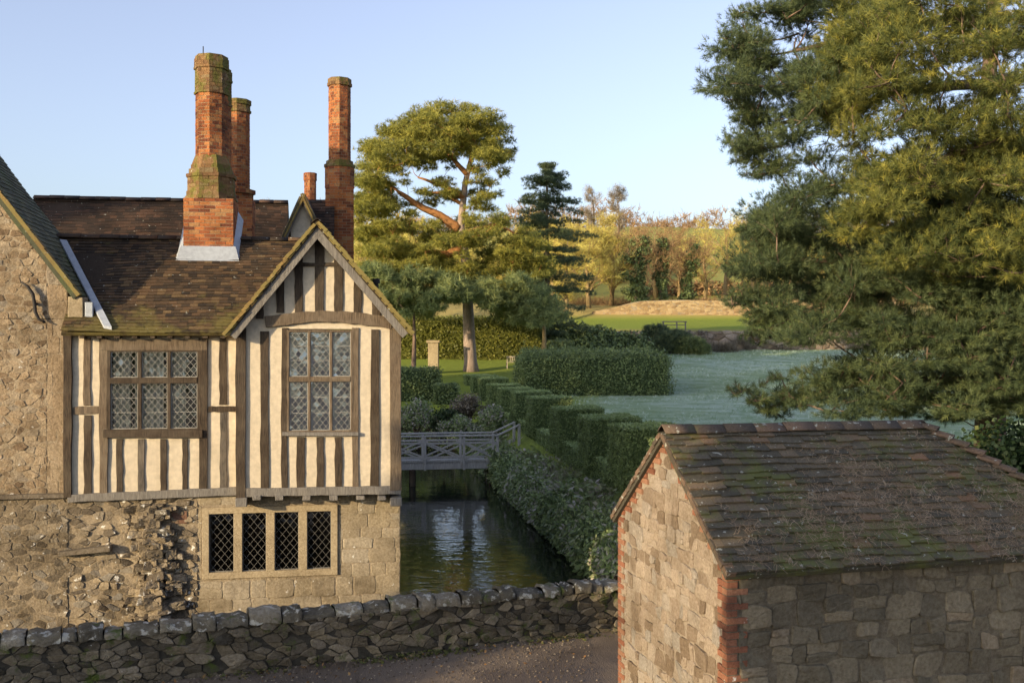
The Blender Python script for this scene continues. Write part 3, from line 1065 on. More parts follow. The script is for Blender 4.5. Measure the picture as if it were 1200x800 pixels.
n = 9000
t = NR.uniform(0, 1, n) ** 1.6 * 6; sx_ = NR.uniform(2, 21, n)
P = np.array([(WA + wd * a - wnrm * b)[:] for a, b in zip(sx_, t)]); P[:, 2] = 0.006 + 0.02 * np.sin(P[:, 0] * 0.7) * np.sin(P[:, 1] * 0.5) * np.minimum(1, t / 2)
k = ~((P[:, 0] > 1.3) & (P[:, 1] > 10))
gv = np.array([(-.5, -.4, 0), (.5, -.45, 0), (.05, .55, 0), (0, 0.02, .42)], float); gf = np.array([(0, 1, 3), (1, 2, 3), (2, 0, 3)])
M['grit'] = leaf_mat('road_grit', [(0, (0.07, 0.055, 0.04)), (0.5, (0.19, 0.145, 0.10)), (1, (0.36, 0.30, 0.22))], 0.0, 0.9, 0.1)
tag(scatter('gravel', (gv, gf), P[k], np.tile([[0, 0, 1.0]], (k.sum(), 1)) + NR.normal(0, 0.15, (k.sum(), 3)), NR.uniform(0.015, 0.045, k.sum()), NR.uniform(0, 1, k.sum()), M['grit']), 'loose grit lying on the road', 'gravel', None, 'stuff')
n = 420
t = np.concatenate([np.abs(NR.normal(0, 0.45, n // 2)), NR.uniform(0, 5, n - n // 2)]); sx_ = NR.uniform(2, 20, n)
P = np.array([(WA + wd * a - wnrm * (b + 0.05))[:] for a, b in zip(sx_, t)]); P[:, 2] = 0.02
k = ~((P[:, 0] > 1.2) & (P[:, 1] > 10))
M['deadleaf'] = leaf_mat('dead_leaves', [(0, (0.10, 0.055, 0.025)), (0.6, (0.22, 0.12, 0.05)), (1, (0.34, 0.22, 0.10))], 0.1, 0.8, 0.1)
tag(scatter('fallen_leaves', tmpl_leaves(1, 0.075, 0.0, 33, 0.6), P[k], np.tile([[0, 0, 1.0]], (k.sum(), 1)) + NR.normal(0, 0.9, (k.sum(), 3)), NR.uniform(0.6, 1.2, k.sum()), NR.uniform(0, 1, k.sum()), M['deadleaf']), 'brown fallen leaves scattered along the lane', 'leaves', None, 'stuff')
n = 1300
t = np.abs(NR.normal(0, 0.13, n)); sx_ = NR.uniform(2, 20, n)
k = np.sin(sx_ * 2.3) + np.sin(sx_ * 0.9 + 1) + NR.normal(0, 0.7, n) > 0.1
P = np.array([(WA + wd * a - wnrm * (b + 0.02))[:] for a, b in zip(sx_[k], t[k])])
M['verge'] = leaf_mat('verge_weeds', [(0, (0.05, 0.06, 0.02)), (0.6, (0.11, 0.12, 0.04)), (1, (0.20, 0.15, 0.08))], 0.2)
tag(scatter('verge_weeds', tmpl_leaves(4, 0.07, 0.03, 31), P, np.tile([[0, 0, 1.0]], (len(P), 1)), NR.uniform(0.5, 1.3, len(P)), NR.uniform(0, 1, len(P)), M['verge']), 'small weeds and dead leaves along the foot of the roadside wall', 'weeds', None, 'stuff')

# ------------------------------------------------------------------ the house
house = empty('manor_house', HO, HT, 'old timber framed and stone manor house with tall brick chimneys beside the moat', 'house')
VB, VL, VS, VG = 0.0, 0.36, 0.40, 0.385      # bay plaster, left plaster, lower stone, stone gable


def rb(a, b, c, d, v):                      # px box -> u0,u1,z0,z1 on plane v
    u0, z1 = hp(a, b, v); u1, z0 = hp(c, d, v)
    return u0, u1, z0, z1


BAY_L = hp(280, 480, VB)[0]
ZSILL = hp(375, 579, VB)[1]
ZTIE = hp(375, 380, VB)[1]
U_LEFT = hp(84, 480, VL)[0]
ZLS = hp(180, 580, VL)[1]
ZEAVE = hp(180, 392, VL)[1]
bw = rb(337, 387, 411, 506, VB)
lwn = rb(128, 411, 233, 503, VL)
sw = rb(245, 600, 388, 668, VS)

# lower stone walls
stone_plan = MB()
Zb = -1.6
for r in holes_rects(U_LEFT - 0.4, 0.0, Zb, ZLS - 0.02, [sw]):
    stone_plan.box(r[0], r[1], VS + 0.02, VS + 0.55, r[2], r[3], 0.5)
stone_plan.build('wall_core', M['mortar'], house)
mb = MB()
pl = lambda u, z, o: (u, VS + 0.02 - o, z)
u_ash = hp(232, 620, VS)[0]
sft = rb(236, 592, 398, 676, VS)
# rubble left of the ashlar
dom = rect(U_LEFT - 0.4, u_ash, Zb, ZLS - 0.03)
stones(mb, voronoi_cells(dom, 0.21, 0.115, 0.46, R), dom, pl, 0.010, -0.006, 0.035, R, 0.28)
mb.build('rubble_wall', M['old_rubble'], house, False)
mb = MB()
for dom in (rect(u_ash, 0.0, sft[3], ZLS + 0.3), rect(u_ash, 0.0, Zb, sft[2]), rect(u_ash, sft[0], sft[2], sft[3]), rect(sft[1], 0.0, sft[2], sft[3])):
    stones(mb, course_cells(dom, 0.20, 0.34, 0.28, 0.62, 0.012, R), dom, pl, 0.003, 0.001, 0.006, R, 0.008)
mb.build('ashlar_wall', M['ashlar'], house, True)
# patch of brick by the ruin
br = rb(196, 596, 219, 613, VS); mb = MB()
brick_face(mb, (br[0], VS + 0.004, 0), (br[1], VS + 0.004, 0), (0, -1, 0), br[2], br[3], 0)
mb.box(br[0], br[1], VS + 0.002, VS + 0.03, br[2], br[3], 0.3)
M['fadedbrick'] = stone_mat('faded_brick', [(0, (0.15, 0.085, 0.06)), (0.5, (0.23, 0.13, 0.09)), (1, (0.27, 0.19, 0.13))], dirt=0.8, bscale=45)
mb.build('brick_patch', M['fadedbrick'], house)

# broken stub of an old wall
mb = MB()
us0, zt = hp(160, 585, VS); us1, _ = hp(214, 585, VS)
rr = random.Random(5)
for k in range(230):
    zz = rr.uniform(-0.6, zt - 0.15)
    f = (zz + 0.6) / (zt + 0.45)
    cu = us0 + (us1 - us0) * (0.42 + 0.10 * math.sin(zz * 3)) + rr.gauss(0, 0.24 - 0.06 * f)
    depth = max(0.02, (0.36 - 0.20 * f) * (1 - abs(cu - (us0 + us1) / 2 + 0.05) / 0.62)) * rr.uniform(0.55, 1.0)
    w, h = rr.uniform(0.07, 0.20), rr.uniform(0.035, 0.10)
    dm = [(cu - w, zz - h), (cu + w, zz - h * 0.8), (cu + w * 0.9, zz + h), (cu - w * 0.85, zz + h * 0.9)]
    stones(mb, [dm], dm, lambda u, z, o, dp=depth: (u, VS + 0.03 - (o + dp if o > -0.01 else 0), z), 0.008, 0.03, 0.08, rr, 0.5)
mb.build('broken_stub', M['old_rubble'], house, False)
mb = MB(); zl, zr = hp(70, 648, VS), hp(132, 642, VS)
mb.hexa([(zl[0], VS - 0.20, zl[1] - 0.03), (zr[0], VS - 0.22, zr[1] - 0.03), (zr[0], VS, zr[1] - 0.05), (zl[0], VS, zl[1] - 0.05),
         (zl[0], VS - 0.16, zl[1] + 0.05), (zr[0], VS - 0.18, zr[1] + 0.09), (zr[0], VS, zr[1] + 0.09), (zl[0], VS, zl[1] + 0.06)], 0.2)
mb.build('projecting_slab', M['old_rubble'], house, False, None, 0.025)


# ---- leaded windows
def lattice(mb, u0, u1, z0, z1, v, pu, pz, w=0.0034):
    """diamond lead cames clipped to a light"""
    for sgn in (1, -1):
        k = -40
        while k < 60:
            pts = []
            # line z = z0 + sgn*(pz/pu)*(u-u0) + k*pz
            m = sgn * pz / pu
            c0 = k * pz
            for (uu) in (u0, u1):
                zz = z0 + m * (uu - u0) + c0
                if z0 <= zz <= z1: pts.append((uu, zz))
            for zz in (z0, z1):
                uu = u0 + (zz - z0 - c0) / m
                if u0 < uu < u1: pts.append((uu, zz))
            k += 1
            if len(pts) < 2: continue
            (a, b), (c, d) = pts[0], pts[1]
            L = math.hypot(c - a, d - b)
            if L < 0.02: continue
            nx, nz = -(d - b) / L * w, (c - a) / L * w
            vv = v - (0.001 if sgn > 0 else 0.003)
            mb.hexa([(a - nx, vv - 0.006, b - nz), (c - nx, vv - 0.006, d - nz), (c - nx, vv, d - nz), (a - nx, vv, b - nz),
                     (a + nx, vv - 0.006, b + nz), (c + nx, vv - 0.006, d + nz), (c + nx, vv, d + nz), (a + nx, vv, b + nz)], 0.5)


def window(name, v, U, Z, glass, back, frame_mat, fw, pu, pz, label, vin=0.05, depth=0.12, curtain=None, saddle=True, came_w=0.0030):
    """U: list of (u0,u1) lights, Z: list of (z0,z1) tiers"""
    root = empty(name, (0, 0, 0)); root.parent = house
    if label: root["label"] = label
    u0, u1 = U[0][0] - fw, U[-1][1] + fw
    z0, z1 = Z[0][0] - fw, Z[-1][1] + fw
    fr = MB()
    fr.box(u0, U[0][0], v, v + depth, z0, z1); fr.box(U[-1][1], u1, v, v + depth, z0, z1)
    fr.box(U[0][0], U[-1][1], v + 0.001, v + depth, z0, Z[0][0]); fr.box(U[0][0], U[-1][1], v + 0.001, v + depth, Z[-1][1], z1)
    fr.build('frame', frame_mat, root, False, None, 0.006)
    for a, b in zip(U, U[1:]):
        m_ = MB(); m_.box(a[1], b[0], v - 0.004, v + depth - 0.004, Z[0][0], Z[-1][1]); m_.build('mullion', frame_mat, root, False, None, 0.008)
    for a, b in zip(Z, Z[1:]):
        m_ = MB(); m_.box(U[0][0], U[-1][1], v - 0.012, v + depth - 0.008, a[1], b[0]); m_.build('transom', frame_mat, root, False, None, 0.008)
    for (a, b) in U:
        for (c, d) in Z:
            g = MB()
            ni, nj = int((b - a) / pu) + 2, int((d - c) / pz) + 2
            for ii in range(-2, 2 * ni + 2):
                for jj in range(-2, 2 * nj + 2):
                    if (ii + jj) % 2: continue
                    cx_, cz_ = a + ii * pu / 2 , c + jj * pz / 2 + pz / 2
                    pl_ = clip_convex([(cx_ - pu / 2, cz_), (cx_, cz_ - pz / 2), (cx_ + pu / 2, cz_), (cx_, cz_ + pz / 2)], rect(a, b, c, d))
                    if len(pl_) < 3 or area(pl_) < 1e-5: continue
                    ax_, az_ = R.gauss(0, 0.022), R.gauss(0, 0.022)
                    g.add([(q[0], v + vin + (q[0] - cx_) * ax_ + (q[1] - cz_) * az_, q[1]) for q in pl_], [tuple(range(len(pl_)))], R.random())
            g.build('pane', glass, root)
            l = MB(); lattice(l, a, b, c, d, v + vin - 0.008, pu, pz, came_w)
            l.box(a, a + 0.014, v + vin - 0.014, v + vin + 0.01, c, d); l.box(b - 0.014, b, v + vin - 0.014, v + vin + 0.01, c, d)
            l.box(a + 0.014, b - 0.014, v + vin - 0.014, v + vin + 0.01, c, c + 0.014); l.box(a + 0.014, b - 0.014, v + vin - 0.014, v + vin + 0.01, d - 0.014, d)
            if saddle and d - c > 0.6:
                for q in (0.36, 0.68): l.box(a + 0.0145, b - 0.0145, v + vin - 0.003, v + vin + 0.012, c + (d - c) * q - 0.006, c + (d - c) * q + 0.006)
            l.build('lead_lattice', M['darkcame'] if glass is M['darkglass'] else M['came'], root)
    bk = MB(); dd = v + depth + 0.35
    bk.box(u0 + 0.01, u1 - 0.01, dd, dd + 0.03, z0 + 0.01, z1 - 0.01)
    bk.build('window_backing', back, root)
    if curtain:
        for (a, b) in curtain:
            c = MB(); n = 26
            vs = []
            for i in range(n + 1):
                x = a + (b - a) * i / n
                y = v + depth + 0.12 + 0.03 * math.sin(i * 1.35) + 0.012 * math.sin(i * 2.9)
                vs += [(x, y, z0 + 0.02), (x, y + 0.01, z1 - 0.02)]
            c.add(vs, [(2 * i, 2 * i + 2, 2 * i + 3, 2 * i + 1) for i in range(n)])
            c.build('curtain', M['curtain'], root, True)
    return root


px_u = lambda a, b, v, y=450: (hp(a, y, v)[0], hp(b, y, v)[0])
px_z = lambda ylo, yhi, v, x: (hp(x, ylo, v)[1], hp(x, yhi, v)[1])
# bay window: 3 lights by 2 tiers
window('bay_window', VB - 0.035, [px_u(339, 361, VB), px_u(364, 386.5, VB), px_u(389.5, 411, VB)], [px_z(504, 447, VB, 375), px_z(441, 389, VB, 375)],
       M['skyglass'], M['skyback'], M['paleoak'], 0.045, 0.12, 0.15, 'bay window of six leaded lights with sky reflection painted behind the panes', curtain=None)
# left window
window('casement_window', VL - 0.05, [px_u(130, 162, VL), px_u(166.5, 196.5, VL), px_u(200.5, 231.5, VL)], [px_z(502, 449, VL, 180), px_z(442, 412, VL, 180)],
       M['glass'], M['darkroom'], M['timber'], 0.075, 0.125, 0.15, 'wide window of six leaded lights with cream curtains',
       curtain=[px_u(131, 151, VL), px_u(156, 190, VL), px_u(200, 216, VL)])
# stone window in the lower wall
window('stone_window', VS - 0.03, [px_u(245, 274, VS, 630), px_u(284, 312, VS, 630), px_u(322, 350, VS, 630), px_u(360, 388, VS, 630)], [px_z(668, 600, VS, 318)],
       M['darkglass'], M['darkroom'], M['dressed'], 0.13, 0.15, 0.18, 'four light stone mullioned window with dark leaded panes', vin=0.09, depth=0.2, saddle=False, came_w=0.0024)

# ---- plaster and timber
tb = []


def wob_beam(name, pts, w, v0, v1, mat, parent, jit=0.012, w1=None, seg=7):
    """a beam following pts (u,z) with uneven edges, front at v0"""
    mb = MB()
    P = []
    for (a, b) in zip(pts, pts[1:]):
        for k in range(seg): P.append((a[0] + (b[0] - a[0]) * k / seg, a[1] + (b[1] - a[1]) * k / seg))
    P.append(pts[-1])
    n = len(P); vs = []
    w1 = w1 or w
    for i, p in enumerate(P):
        q0, q1 = P[max(0, i - 1)], P[min(n - 1, i + 1)]
        L = math.hypot(q1[0] - q0[0], q1[1] - q0[1]) or 1
        nx, nz = -(q1[1] - q0[1]) / L, (q1[0] - q0[0]) / L
        ww = (w + (w1 - w) * i / (n - 1)) / 2
        a, b = ww + R.uniform(-jit, jit), ww + R.uniform(-jit, jit)
        f = R.uniform(-0.005, 0.005)
        vs += [(p[0] - nx * a, v0 + f, p[1] - nz * a), (p[0] + nx * b, v0 + f, p[1] + nz * b), (p[0] + nx * b, v1, p[1] + nz * b), (p[0] - nx * a, v1, p[1] - nz * a)]
    fs = [(0, 1, 2, 3), (4 * n - 1, 4 * n - 2, 4 * n - 3, 4 * n - 4)]
    for i in range(n - 1):
        for k in range(4):
            fs.append((4 * i + k, 4 * i + (k + 1) % 4, 4 * i + 4 + (k + 1) % 4, 4 * i + 4 + k)[::-1])
    mb.add(vs, fs, R.random())
    return mb.build(name, mat, parent, False, None, 0.006)


def stud(a, y0, b, y1, v, parent, mat=None, name='stud', dv=0.0, a2=None, b2=None):
    """vertical timber spanning px x a..b, y y0 (top)..y1 (bottom)"""
    ua, ub = hp(a, 450, v)[0], hp(b, 450, v)[0]
    if a2 is not None: ta, tb_ = hp(a2, 450, v)[0], hp(b2, 450, v)[0]
    else: ta, tb_ = ua, ub
    zt, zb = hp((a + b) / 2, y0, v)[1], hp((a + b) / 2, y1, v)[1]
    return wob_beam(name, [((ua + ub) / 2, zb), ((ta + tb_) / 2 + R.uniform(-0.006, 0.006), zt)], abs(ub - ua), v - 0.028 - dv, v + 0.06, mat or R.choice((M['timber'], M['timber'], M['greytimber'])), parent, 0.012)


# bay wall
bayp = MB()
bz1 = ZTIE + 0.05
for r in holes_rects(BAY_L, 0.0, ZSILL, bz1, [(bw[0] - 0.02, bw[1] + 0.02, bw[2], bw[3] + 0.03)]):
    bayp.box(r[0], r[1], VB, VB + 0.14, r[2], r[3])
bay = bayp.build('bay_wall', M['plaster'], house)
stud(276.5, 384, 288, 584, VB, bay, M['timber'], 'corner_post', 0.03)
stud(457, 384, 470, 574, VB, bay, M['paleoak'], 'corner_post', 0.03)
stud(305, 388, 315, 572, VB, bay)
stud(329.5, 384, 337, 571, VB, bay)
stud(412.5, 384, 420, 570, VB, bay, M['paleoak'])
stud(434, 386, 444, 570, VB, bay)
for a, b in ((347.5, 357), (371, 379.5), (392.5, 401)): stud(a, 512, b, 571, VB, bay)
(ua, za), (ub, zb) = hp(282, 576.5, VB), hp(470, 573.5, VB)
wob_beam('sill_beam', [(ua, za), (ub - 0.005, zb)], 0.17, VB - 0.05, VB + 0.10, M['greyoak'], bay, 0.008, seg=14)
(ua, za), (ub, zb) = hp(331, 508, VB), hp(420, 508, VB)
wob_beam('window_sill', [(ua, za), (ub, zb)], 0.075, VB - 0.09, VB + 0.02, M['greyoak'], bay, 0.004)
tie = [hp(x, y, VB) for x, y in ((311, 377.5), (335, 374.5), (360, 371.5), (385, 370.5), (410, 372), (435, 375), (459, 379))]
wob_beam('tie_beam', tie, 0.23, VB - 0.07, VB + 0.10, M['paleoak'], bay, 0.014, seg=3)
for x in (302, 328, 360, 391.5, 423, 448):
    u_, z_ = hp(x, 583, VB); mb = MB(); mb.box(u_ - 0.09, u_ + 0.07, VB - 0.10, VB + 0.40, z_ - 0.035, z_ + 0.055, 0.5, 0.008); mb.build('joist_end', M['greyoak'], bay, False, None, 0.01)
for x in (283, 464):
    u_, z_ = hp(x, 586, VB); mb = MB(); mb.box(u_ - 0.11, u_ + 0.11, VB - 0.11, VB + 0.40, z_ - 0.11, z_ + 0.06, 0.5, 0.008); mb.build('bracket', M['greyoak'], bay, False, None, 0.012)
jb = MB(); jb.box(BAY_L, 0.0, VB + 0.01, VB + 0.5, ZSILL - 0.03, ZSILL - 0.001); jb.build('jetty_soffit', M['timber'], bay)

# bay gable
AP = hp(371.5, 266, VB)
gl, gr = (BAY_L - 0.05, ZTIE), (0.02, ZTIE)
gp = MB()
gp.add([(gl[0], VB + 0.012, gl[1] - 0.02), (gr[0], VB + 0.012, gr[1] - 0.02), (AP[0], VB + 0.012, AP[1]), (gl[0], VB + 0.15, gl[1] - 0.02), (gr[0], VB + 0.15, gr[1] - 0.02), (AP[0], VB + 0.15, AP[1])],
       [(0, 1, 2), (5, 4, 3), (0, 2, 5, 3), (1, 4, 5, 2)])
gable = gp.build('bay_gable', M['plaster'], house)


def roofline(u, off=0.0):
    k = (AP[1] - gl[1]) / (AP[0] - gl[0]); k2 = (AP[1] - gr[1]) / (gr[0] - AP[0])
    return AP[1] - (k * (AP[0] - u) if u < AP[0] else k2 * (u - AP[0])) - off


for a, b in ((300, 309), (324, 333), (345.5, 355), (369, 379.5), (391.5, 401.5), (414.5, 423.5), (436, 446)):
    ua, ub = hp(a, 350, VB)[0], hp(b, 350, VB)[0]
    zt = roofline((ua + ub) / 2, 0.10)
    zbot = ZTIE + 0.03 + (0.20 if 320 < a < 425 else 0.08)
    if zt - zbot < 0.1: continue
    wob_beam('stud', [((ua + ub) / 2, zbot), ((ua + ub) / 2, zt)], ub - ua, VB - 0.02, VB + 0.05, M['timber'], gable, 0.008)
(ua, za), (ub, zb) = hp(346, 310, VB), hp(399, 310, VB)
wob_beam('collar_beam', [(ua, za), (ub, zb)], 0.07, VB - 0.035, VB + 0.05, M['timber'], gable, 0.006)

# left timbered wall
lp = MB()
for r in holes_rects(U_LEFT, BAY_L - 0.001, ZLS - 0.02, ZEAVE + 0.12, [(lwn[0] - 0.03, lwn[1] + 0.03, lwn[2], lwn[3] + 0.03)]):
    lp.box(r[0], r[1], VL, VL + 0.14, r[2], r[3])
# return of the bay beside it
lp.box(BAY_L, BAY_L + 0.14, VB + 0.142, VL, ZSILL, ZEAVE)
leftw = lp.build('timbered_wall', M['plaster'], house)
stud(98, 396, 106.5, 475, VL, leftw, M['paleoak']); stud(98.5, 486, 107.5, 580, VL, leftw)
stud(117, 396, 126.5, 582, VL, leftw, M['paleoak'], 'window_post', 0.02); stud(233.5, 396, 243.5, 576, VL, leftw, M['timber'], 'window_post', 0.02)
stud(257, 396, 265.5, 474, VL, leftw); stud(258, 482, 266, 574, VL, leftw)
for a, b in ((136.5, 144), (162, 169.5), (188.5, 195.5), (213.5, 220)): stud(a, 514, b, 580 - (a - 130) * 0.04, VL, leftw)
(ua, za), (ub, zb) = hp(86, 481, VL), hp(116, 480, VL)
wob_beam('rail', [(ua, za), (ub, zb)], 0.15, VL - 0.035, VL + 0.05, M['paleoak'], leftw, 0.008)
(ua, za), (ub, zb) = hp(244, 479, VL), hp(276, 479, VL)
wob_beam('rail', [(ua, za), (ub, zb)], 0.11, VL - 0.035, VL + 0.05, M['timber'], leftw, 0.008)
(ua, za), (ub, zb) = hp(118, 404, VL), hp(243, 404, VL)
wob_beam('head_beam', [(ua, za), (ub, zb)], 0.22, VL - 0.055, VL + 0.05, M['paleoak'], leftw, 0.008)
(ua, za), (ub, zb) = hp(122, 507.5, VL), hp(238, 507.5, VL)
wob_beam('window_sill', [(ua, za), (ub, zb)], 0.15, VL - 0.10, VL + 0.03, M['timber'], leftw, 0.006)
(ua, za), (ub, zb) = hp(80, 583.5, VL), hp(281, 574.5, VL)
wob_beam('sill_beam', [(ua, za), (ub, zb)], 0.15, VL - 0.07, VL + 0.10, M['greyoak'], leftw, 0.010, seg=14)
stud(75, 386, 85, 582, VL, leftw, M['timber'], 'corner_post', 0.05)
# rafter feet under the eave
for k in range(9):
    u_, z_ = hp(98 + k * 20.5, 395, VL - 0.1)
    mb = MB(); mb.box(u_ - 0.05, u_ + 0.05, VL - 0.24, VL + 0.1, z_ - 0.02, z_ + 0.07, 0.5, 0.006); mb.build('rafter_foot', M['timber'], leftw, False, None, 0.006)

# right hand wall of the house, along the moat
rw = MB(); rw.box(-0.25, 0.0, VB + 0.142, 13.0, ZSILL - 0.03, ZTIE + 0.05); sidew = rw.build('moat_side_wall', M['plaster'], house)
rw = MB(); rw.box(-0.4, -0.003, VS + 0.552, 13.0, Zb, ZSILL - 0.031); rw.build('moat_side_footing', M['ashlar'], house)
for k in range(12):
    mb = MB(); vv = 0.6 + k * 1.05; mb.box(-0.02, 0.03, vv, vv + 0.2, ZSILL, ZTIE, 0.5, 0.004); mb.build('stud', M['timber'], sidew)

# ---- stone gable wing on the left
UKV, ZKV = hp(92, 347, VG); UK = hp(79, 347, VG)[0]
g1 = hp(0, 228, VG)
SLP = (g1[1] - ZKV) / (UKV - g1[0]); ZK = ZKV + SLP * (UKV - UK)
UAP = UK - 4.6; ZAP = ZK + SLP * 4.6
gdom = [(UK - 9.2, Zb), (UK, Zb), (UK, ZK), (UAP, ZAP), (UK - 9.2, ZK)]
cm = MB()
cm.add([(p[0], VG + 0.02, p[1]) for p in gdom] + [(p[0], VG + 0.5, p[1]) for p in gdom], [(0, 1, 2, 3, 4), (9, 8, 7, 6, 5)] + [(i, 5 + i, 5 + (i + 1) % 5, (i + 1) % 5) for i in range(5)], 0.5)
gw = cm.build('gable_wall', M['mortar'], house)
mb = MB()
plg = lambda u, z, o: (u, VG + 0.02 - o, z)
zsc = hp(40, 579, VG)[1]
qd = [(UK - 0.38, zsc), (UK, zsc), (UK, ZK - 0.05), (UK - 0.38, ZK - 0.05)]
stones(mb, course_cells(qd, 0.26, 0.42, 0.38, 0.40, 0.01, R), qd, plg, 0.006, 0.002, 0.010, R, 0.03, tint=lambda a, b: R.uniform(0.4, 0.8))
up = [(UK - 4.6, zsc), (UK - 0.38, zsc), (UK - 0.38, ZK + SLP * 0.38 - 0.05), (UAP, ZAP - 0.05), (UK - 4.7, ZAP - 0.1)]
stones(mb, voronoi_cells(up, 0.20, 0.115, 0.38, R, 0.14), up, plg, 0.014, 0.0, 0.016, R, 0.10)
tri = [(UK - 0.38, ZK - 0.05), (UK, ZK - 0.05), (UK - 0.38, ZK + SLP * 0.38 - 0.05)]
stones(mb, [tri], tri, plg, 0.01, 0.02, 0.03, R, 0.02)
mb.build('gable_stonework', M['rubble'], gw, False)
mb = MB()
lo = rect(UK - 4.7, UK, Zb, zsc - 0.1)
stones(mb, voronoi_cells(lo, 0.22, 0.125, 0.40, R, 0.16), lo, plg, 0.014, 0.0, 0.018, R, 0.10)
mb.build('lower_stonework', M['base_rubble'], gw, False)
mb = MB(); mb.hexa([(UK - 6, VG - 0.10, zsc - 0.09), (UK + 0.0, VG - 0.10, zsc - 0.07), (UK + 0.0, VG + 0.02, zsc - 0.09), (UK - 6, VG + 0.02, zsc - 0.11),
                    (UK - 6, VG - 0.05, zsc - 0.01), (UK + 0.0, VG - 0.05, zsc + 0.01), (UK + 0.0, VG + 0.02, zsc + 0.02), (UK - 6, VG + 0.02, zsc)], 0.2)
mb.build('string_course', M['old_rubble'], gw, False, None, 0.015)
# iron S tie
mb = MB()
tp = [hp(x, y, VG) for x, y in ((27, 331), (34, 336), (40, 345), (42, 356), (43, 366), (47, 374), (55, 378))]
mb.tube([(p[0], VG - 0.09, p[1]) for p in tp], [0.018, 0.03, 0.036, 0.036, 0.034, 0.03, 0.018], 7)
mb.tube([hl(Vector((0, 0, 0))) * 0 + Vector((tp[3][0], VG - 0.11, tp[3][1])), Vector((tp[3][0], VG + 0.1, tp[3][1]))], 0.03, 7)
mb.build('wall_tie', M['iron'], gw, True)
# kneeler stone and lead at the eave
ka = rb(80, 348, 98, 376, VG)
mb = MB(); mb.box(ka[0], ka[1], VG - 0.06, VG + 0.3, ka[2], ka[3], 0.6, 0.01); mb.build('kneeler', M['dressed'], gw, False, None, 0.015)
mb = MB(); (ua, za), (ub, zb) = hp(100, 357, VG), hp(106, 357, VG); mb.box(ua, ub + 0.05, VG - 0.04, VG + 0.05, za - 0.35, za + 0.05); mb.build('lead_hopper', M['lead'], gw, False, None, 0.01)

# right slope of the gable wing roof
k = math.hypot(1, SLP)
Sg, Ng, Ug = Vector((-1 / k, 0, SLP / k)), Vector((SLP / k, 0, 1 / k)), Vector((0, 1, 0))
PE = Vector((UKV + 0.04, VG - 0.10, ZKV - SLP * 0.04 + 0.08))
VBK = 0.0
for i in range(400):                       # where the far verge stands, from its foot beside the back roof
    v_ = VG + i * 0.05
    a_, z_ = hp(93, 268, v_)
    if z_ > PE.z + SLP * (PE.x - a_) + 0.0: VBK = v_; break
VBK = max(VBK, 3.0)
mb = MB()
slab(mb, PE, Ug, Sg, Ng, VBK - PE.y, 4.75 * k, 0.12)
tiles(mb, PE, Ug, Sg, Ng, VBK - PE.y, 4.75 * k, 0.13, 0.24, R, None, 0.02, 0.03)
PEl = Vector((2 * UAP - PE.x, PE.y, PE.z)); Sgl, Ngl = Vector((1 / k, 0, SLP / k)), Vector((-SLP / k, 0, 1 / k))
slab(mb, PEl, Ug, Sgl, Ngl, VBK - PE.y, 4.75 * k, 0.12)
mb.build('wing_roof', M['greentile'], house)
mb = MB()
for i in range(36):
    s0 = i * 4.75 * k / 36
    c = PE + Sg * (s0 + 0.1) + Ng * 0.005 - Ug * 0.03
    e = 4.75 * k / 72
    mb.hexa([c - Sg * e - Ug * 0.02 - Ng * 0.06, c - Sg * e + Ug * 0.14 - Ng * 0.06, c + Sg * e + Ug * 0.14 - Ng * 0.06, c + Sg * e - Ug * 0.02 - Ng * 0.06,
             c - Sg * e - Ug * 0.02 + Ng * 0.02, c - Sg * e + Ug * 0.14 + Ng * 0.03, c + Sg * e + Ug * 0.14 + Ng * 0.02, c + Sg * e - Ug * 0.02 + Ng * R.uniform(0, 0.02)], R.random())
mb.build('verge_tiles', M['vergetile'], house)

# ---- low range roof between gable wing and bay
E0 = hp(88, 391, VL - 0.32)
ZR = None
ridge_v = 2.45
ZR = hp(200, 279, ridge_v)[1]
Pe = Vector((U_LEFT - 0.12, VL - 0.32, hp(180, 391, VL - 0.32)[1] + 0.02))
rise, run = ZR - Pe.z, ridge_v - Pe.y
kk = math.hypot(rise, run)
Sl, Nl, Ul = Vector((0, run / kk, rise / kk)), Vector((0, -rise / kk, run / kk)), Vector((1, 0, 0))
RL = AP[0] + 0.1 - Pe.x
mb = MB()
slab(mb, Pe - Ul * 0.0, Ul, Sl, Nl, RL, kk, 0.05)
slab(mb, Pe + Sl * 0.45 - Ul * 2.0, Ul, Sl, Nl, 2.0, kk - 0.45, 0.05)
tiles(mb, Pe, Ul, Sl, Nl, RL, kk, 0.098, 0.165, R, lambda s_: (min(0.0, PE.x - (Pe.z + s_ * rise / kk - PE.z) / SLP - Pe.x - 0.1), RL), 0.015, 0.045, 0.026)
Sb, Nb = Vector((0, -run / kk, rise / kk)), Vector((0, rise / kk, run / kk))
Pb = Vector((Pe.x - 1.0, 2 * ridge_v - Pe.y, Pe.z))
slab(mb, Pb, Ul, Sb, Nb, RL + 1.0, kk, 0.10)
mb.build('low_roof', M['tile'], house)
mb = MB(); ridge_tiles(mb, Vector((Pe.x - 1.4, ridge_v, ZR + 0.0)), Vector((AP[0] + 0.1, ridge_v, ZR + 0.0)), 0.13, 0.40)
mb.build('ridge_tiles', M['tile'], house, True)
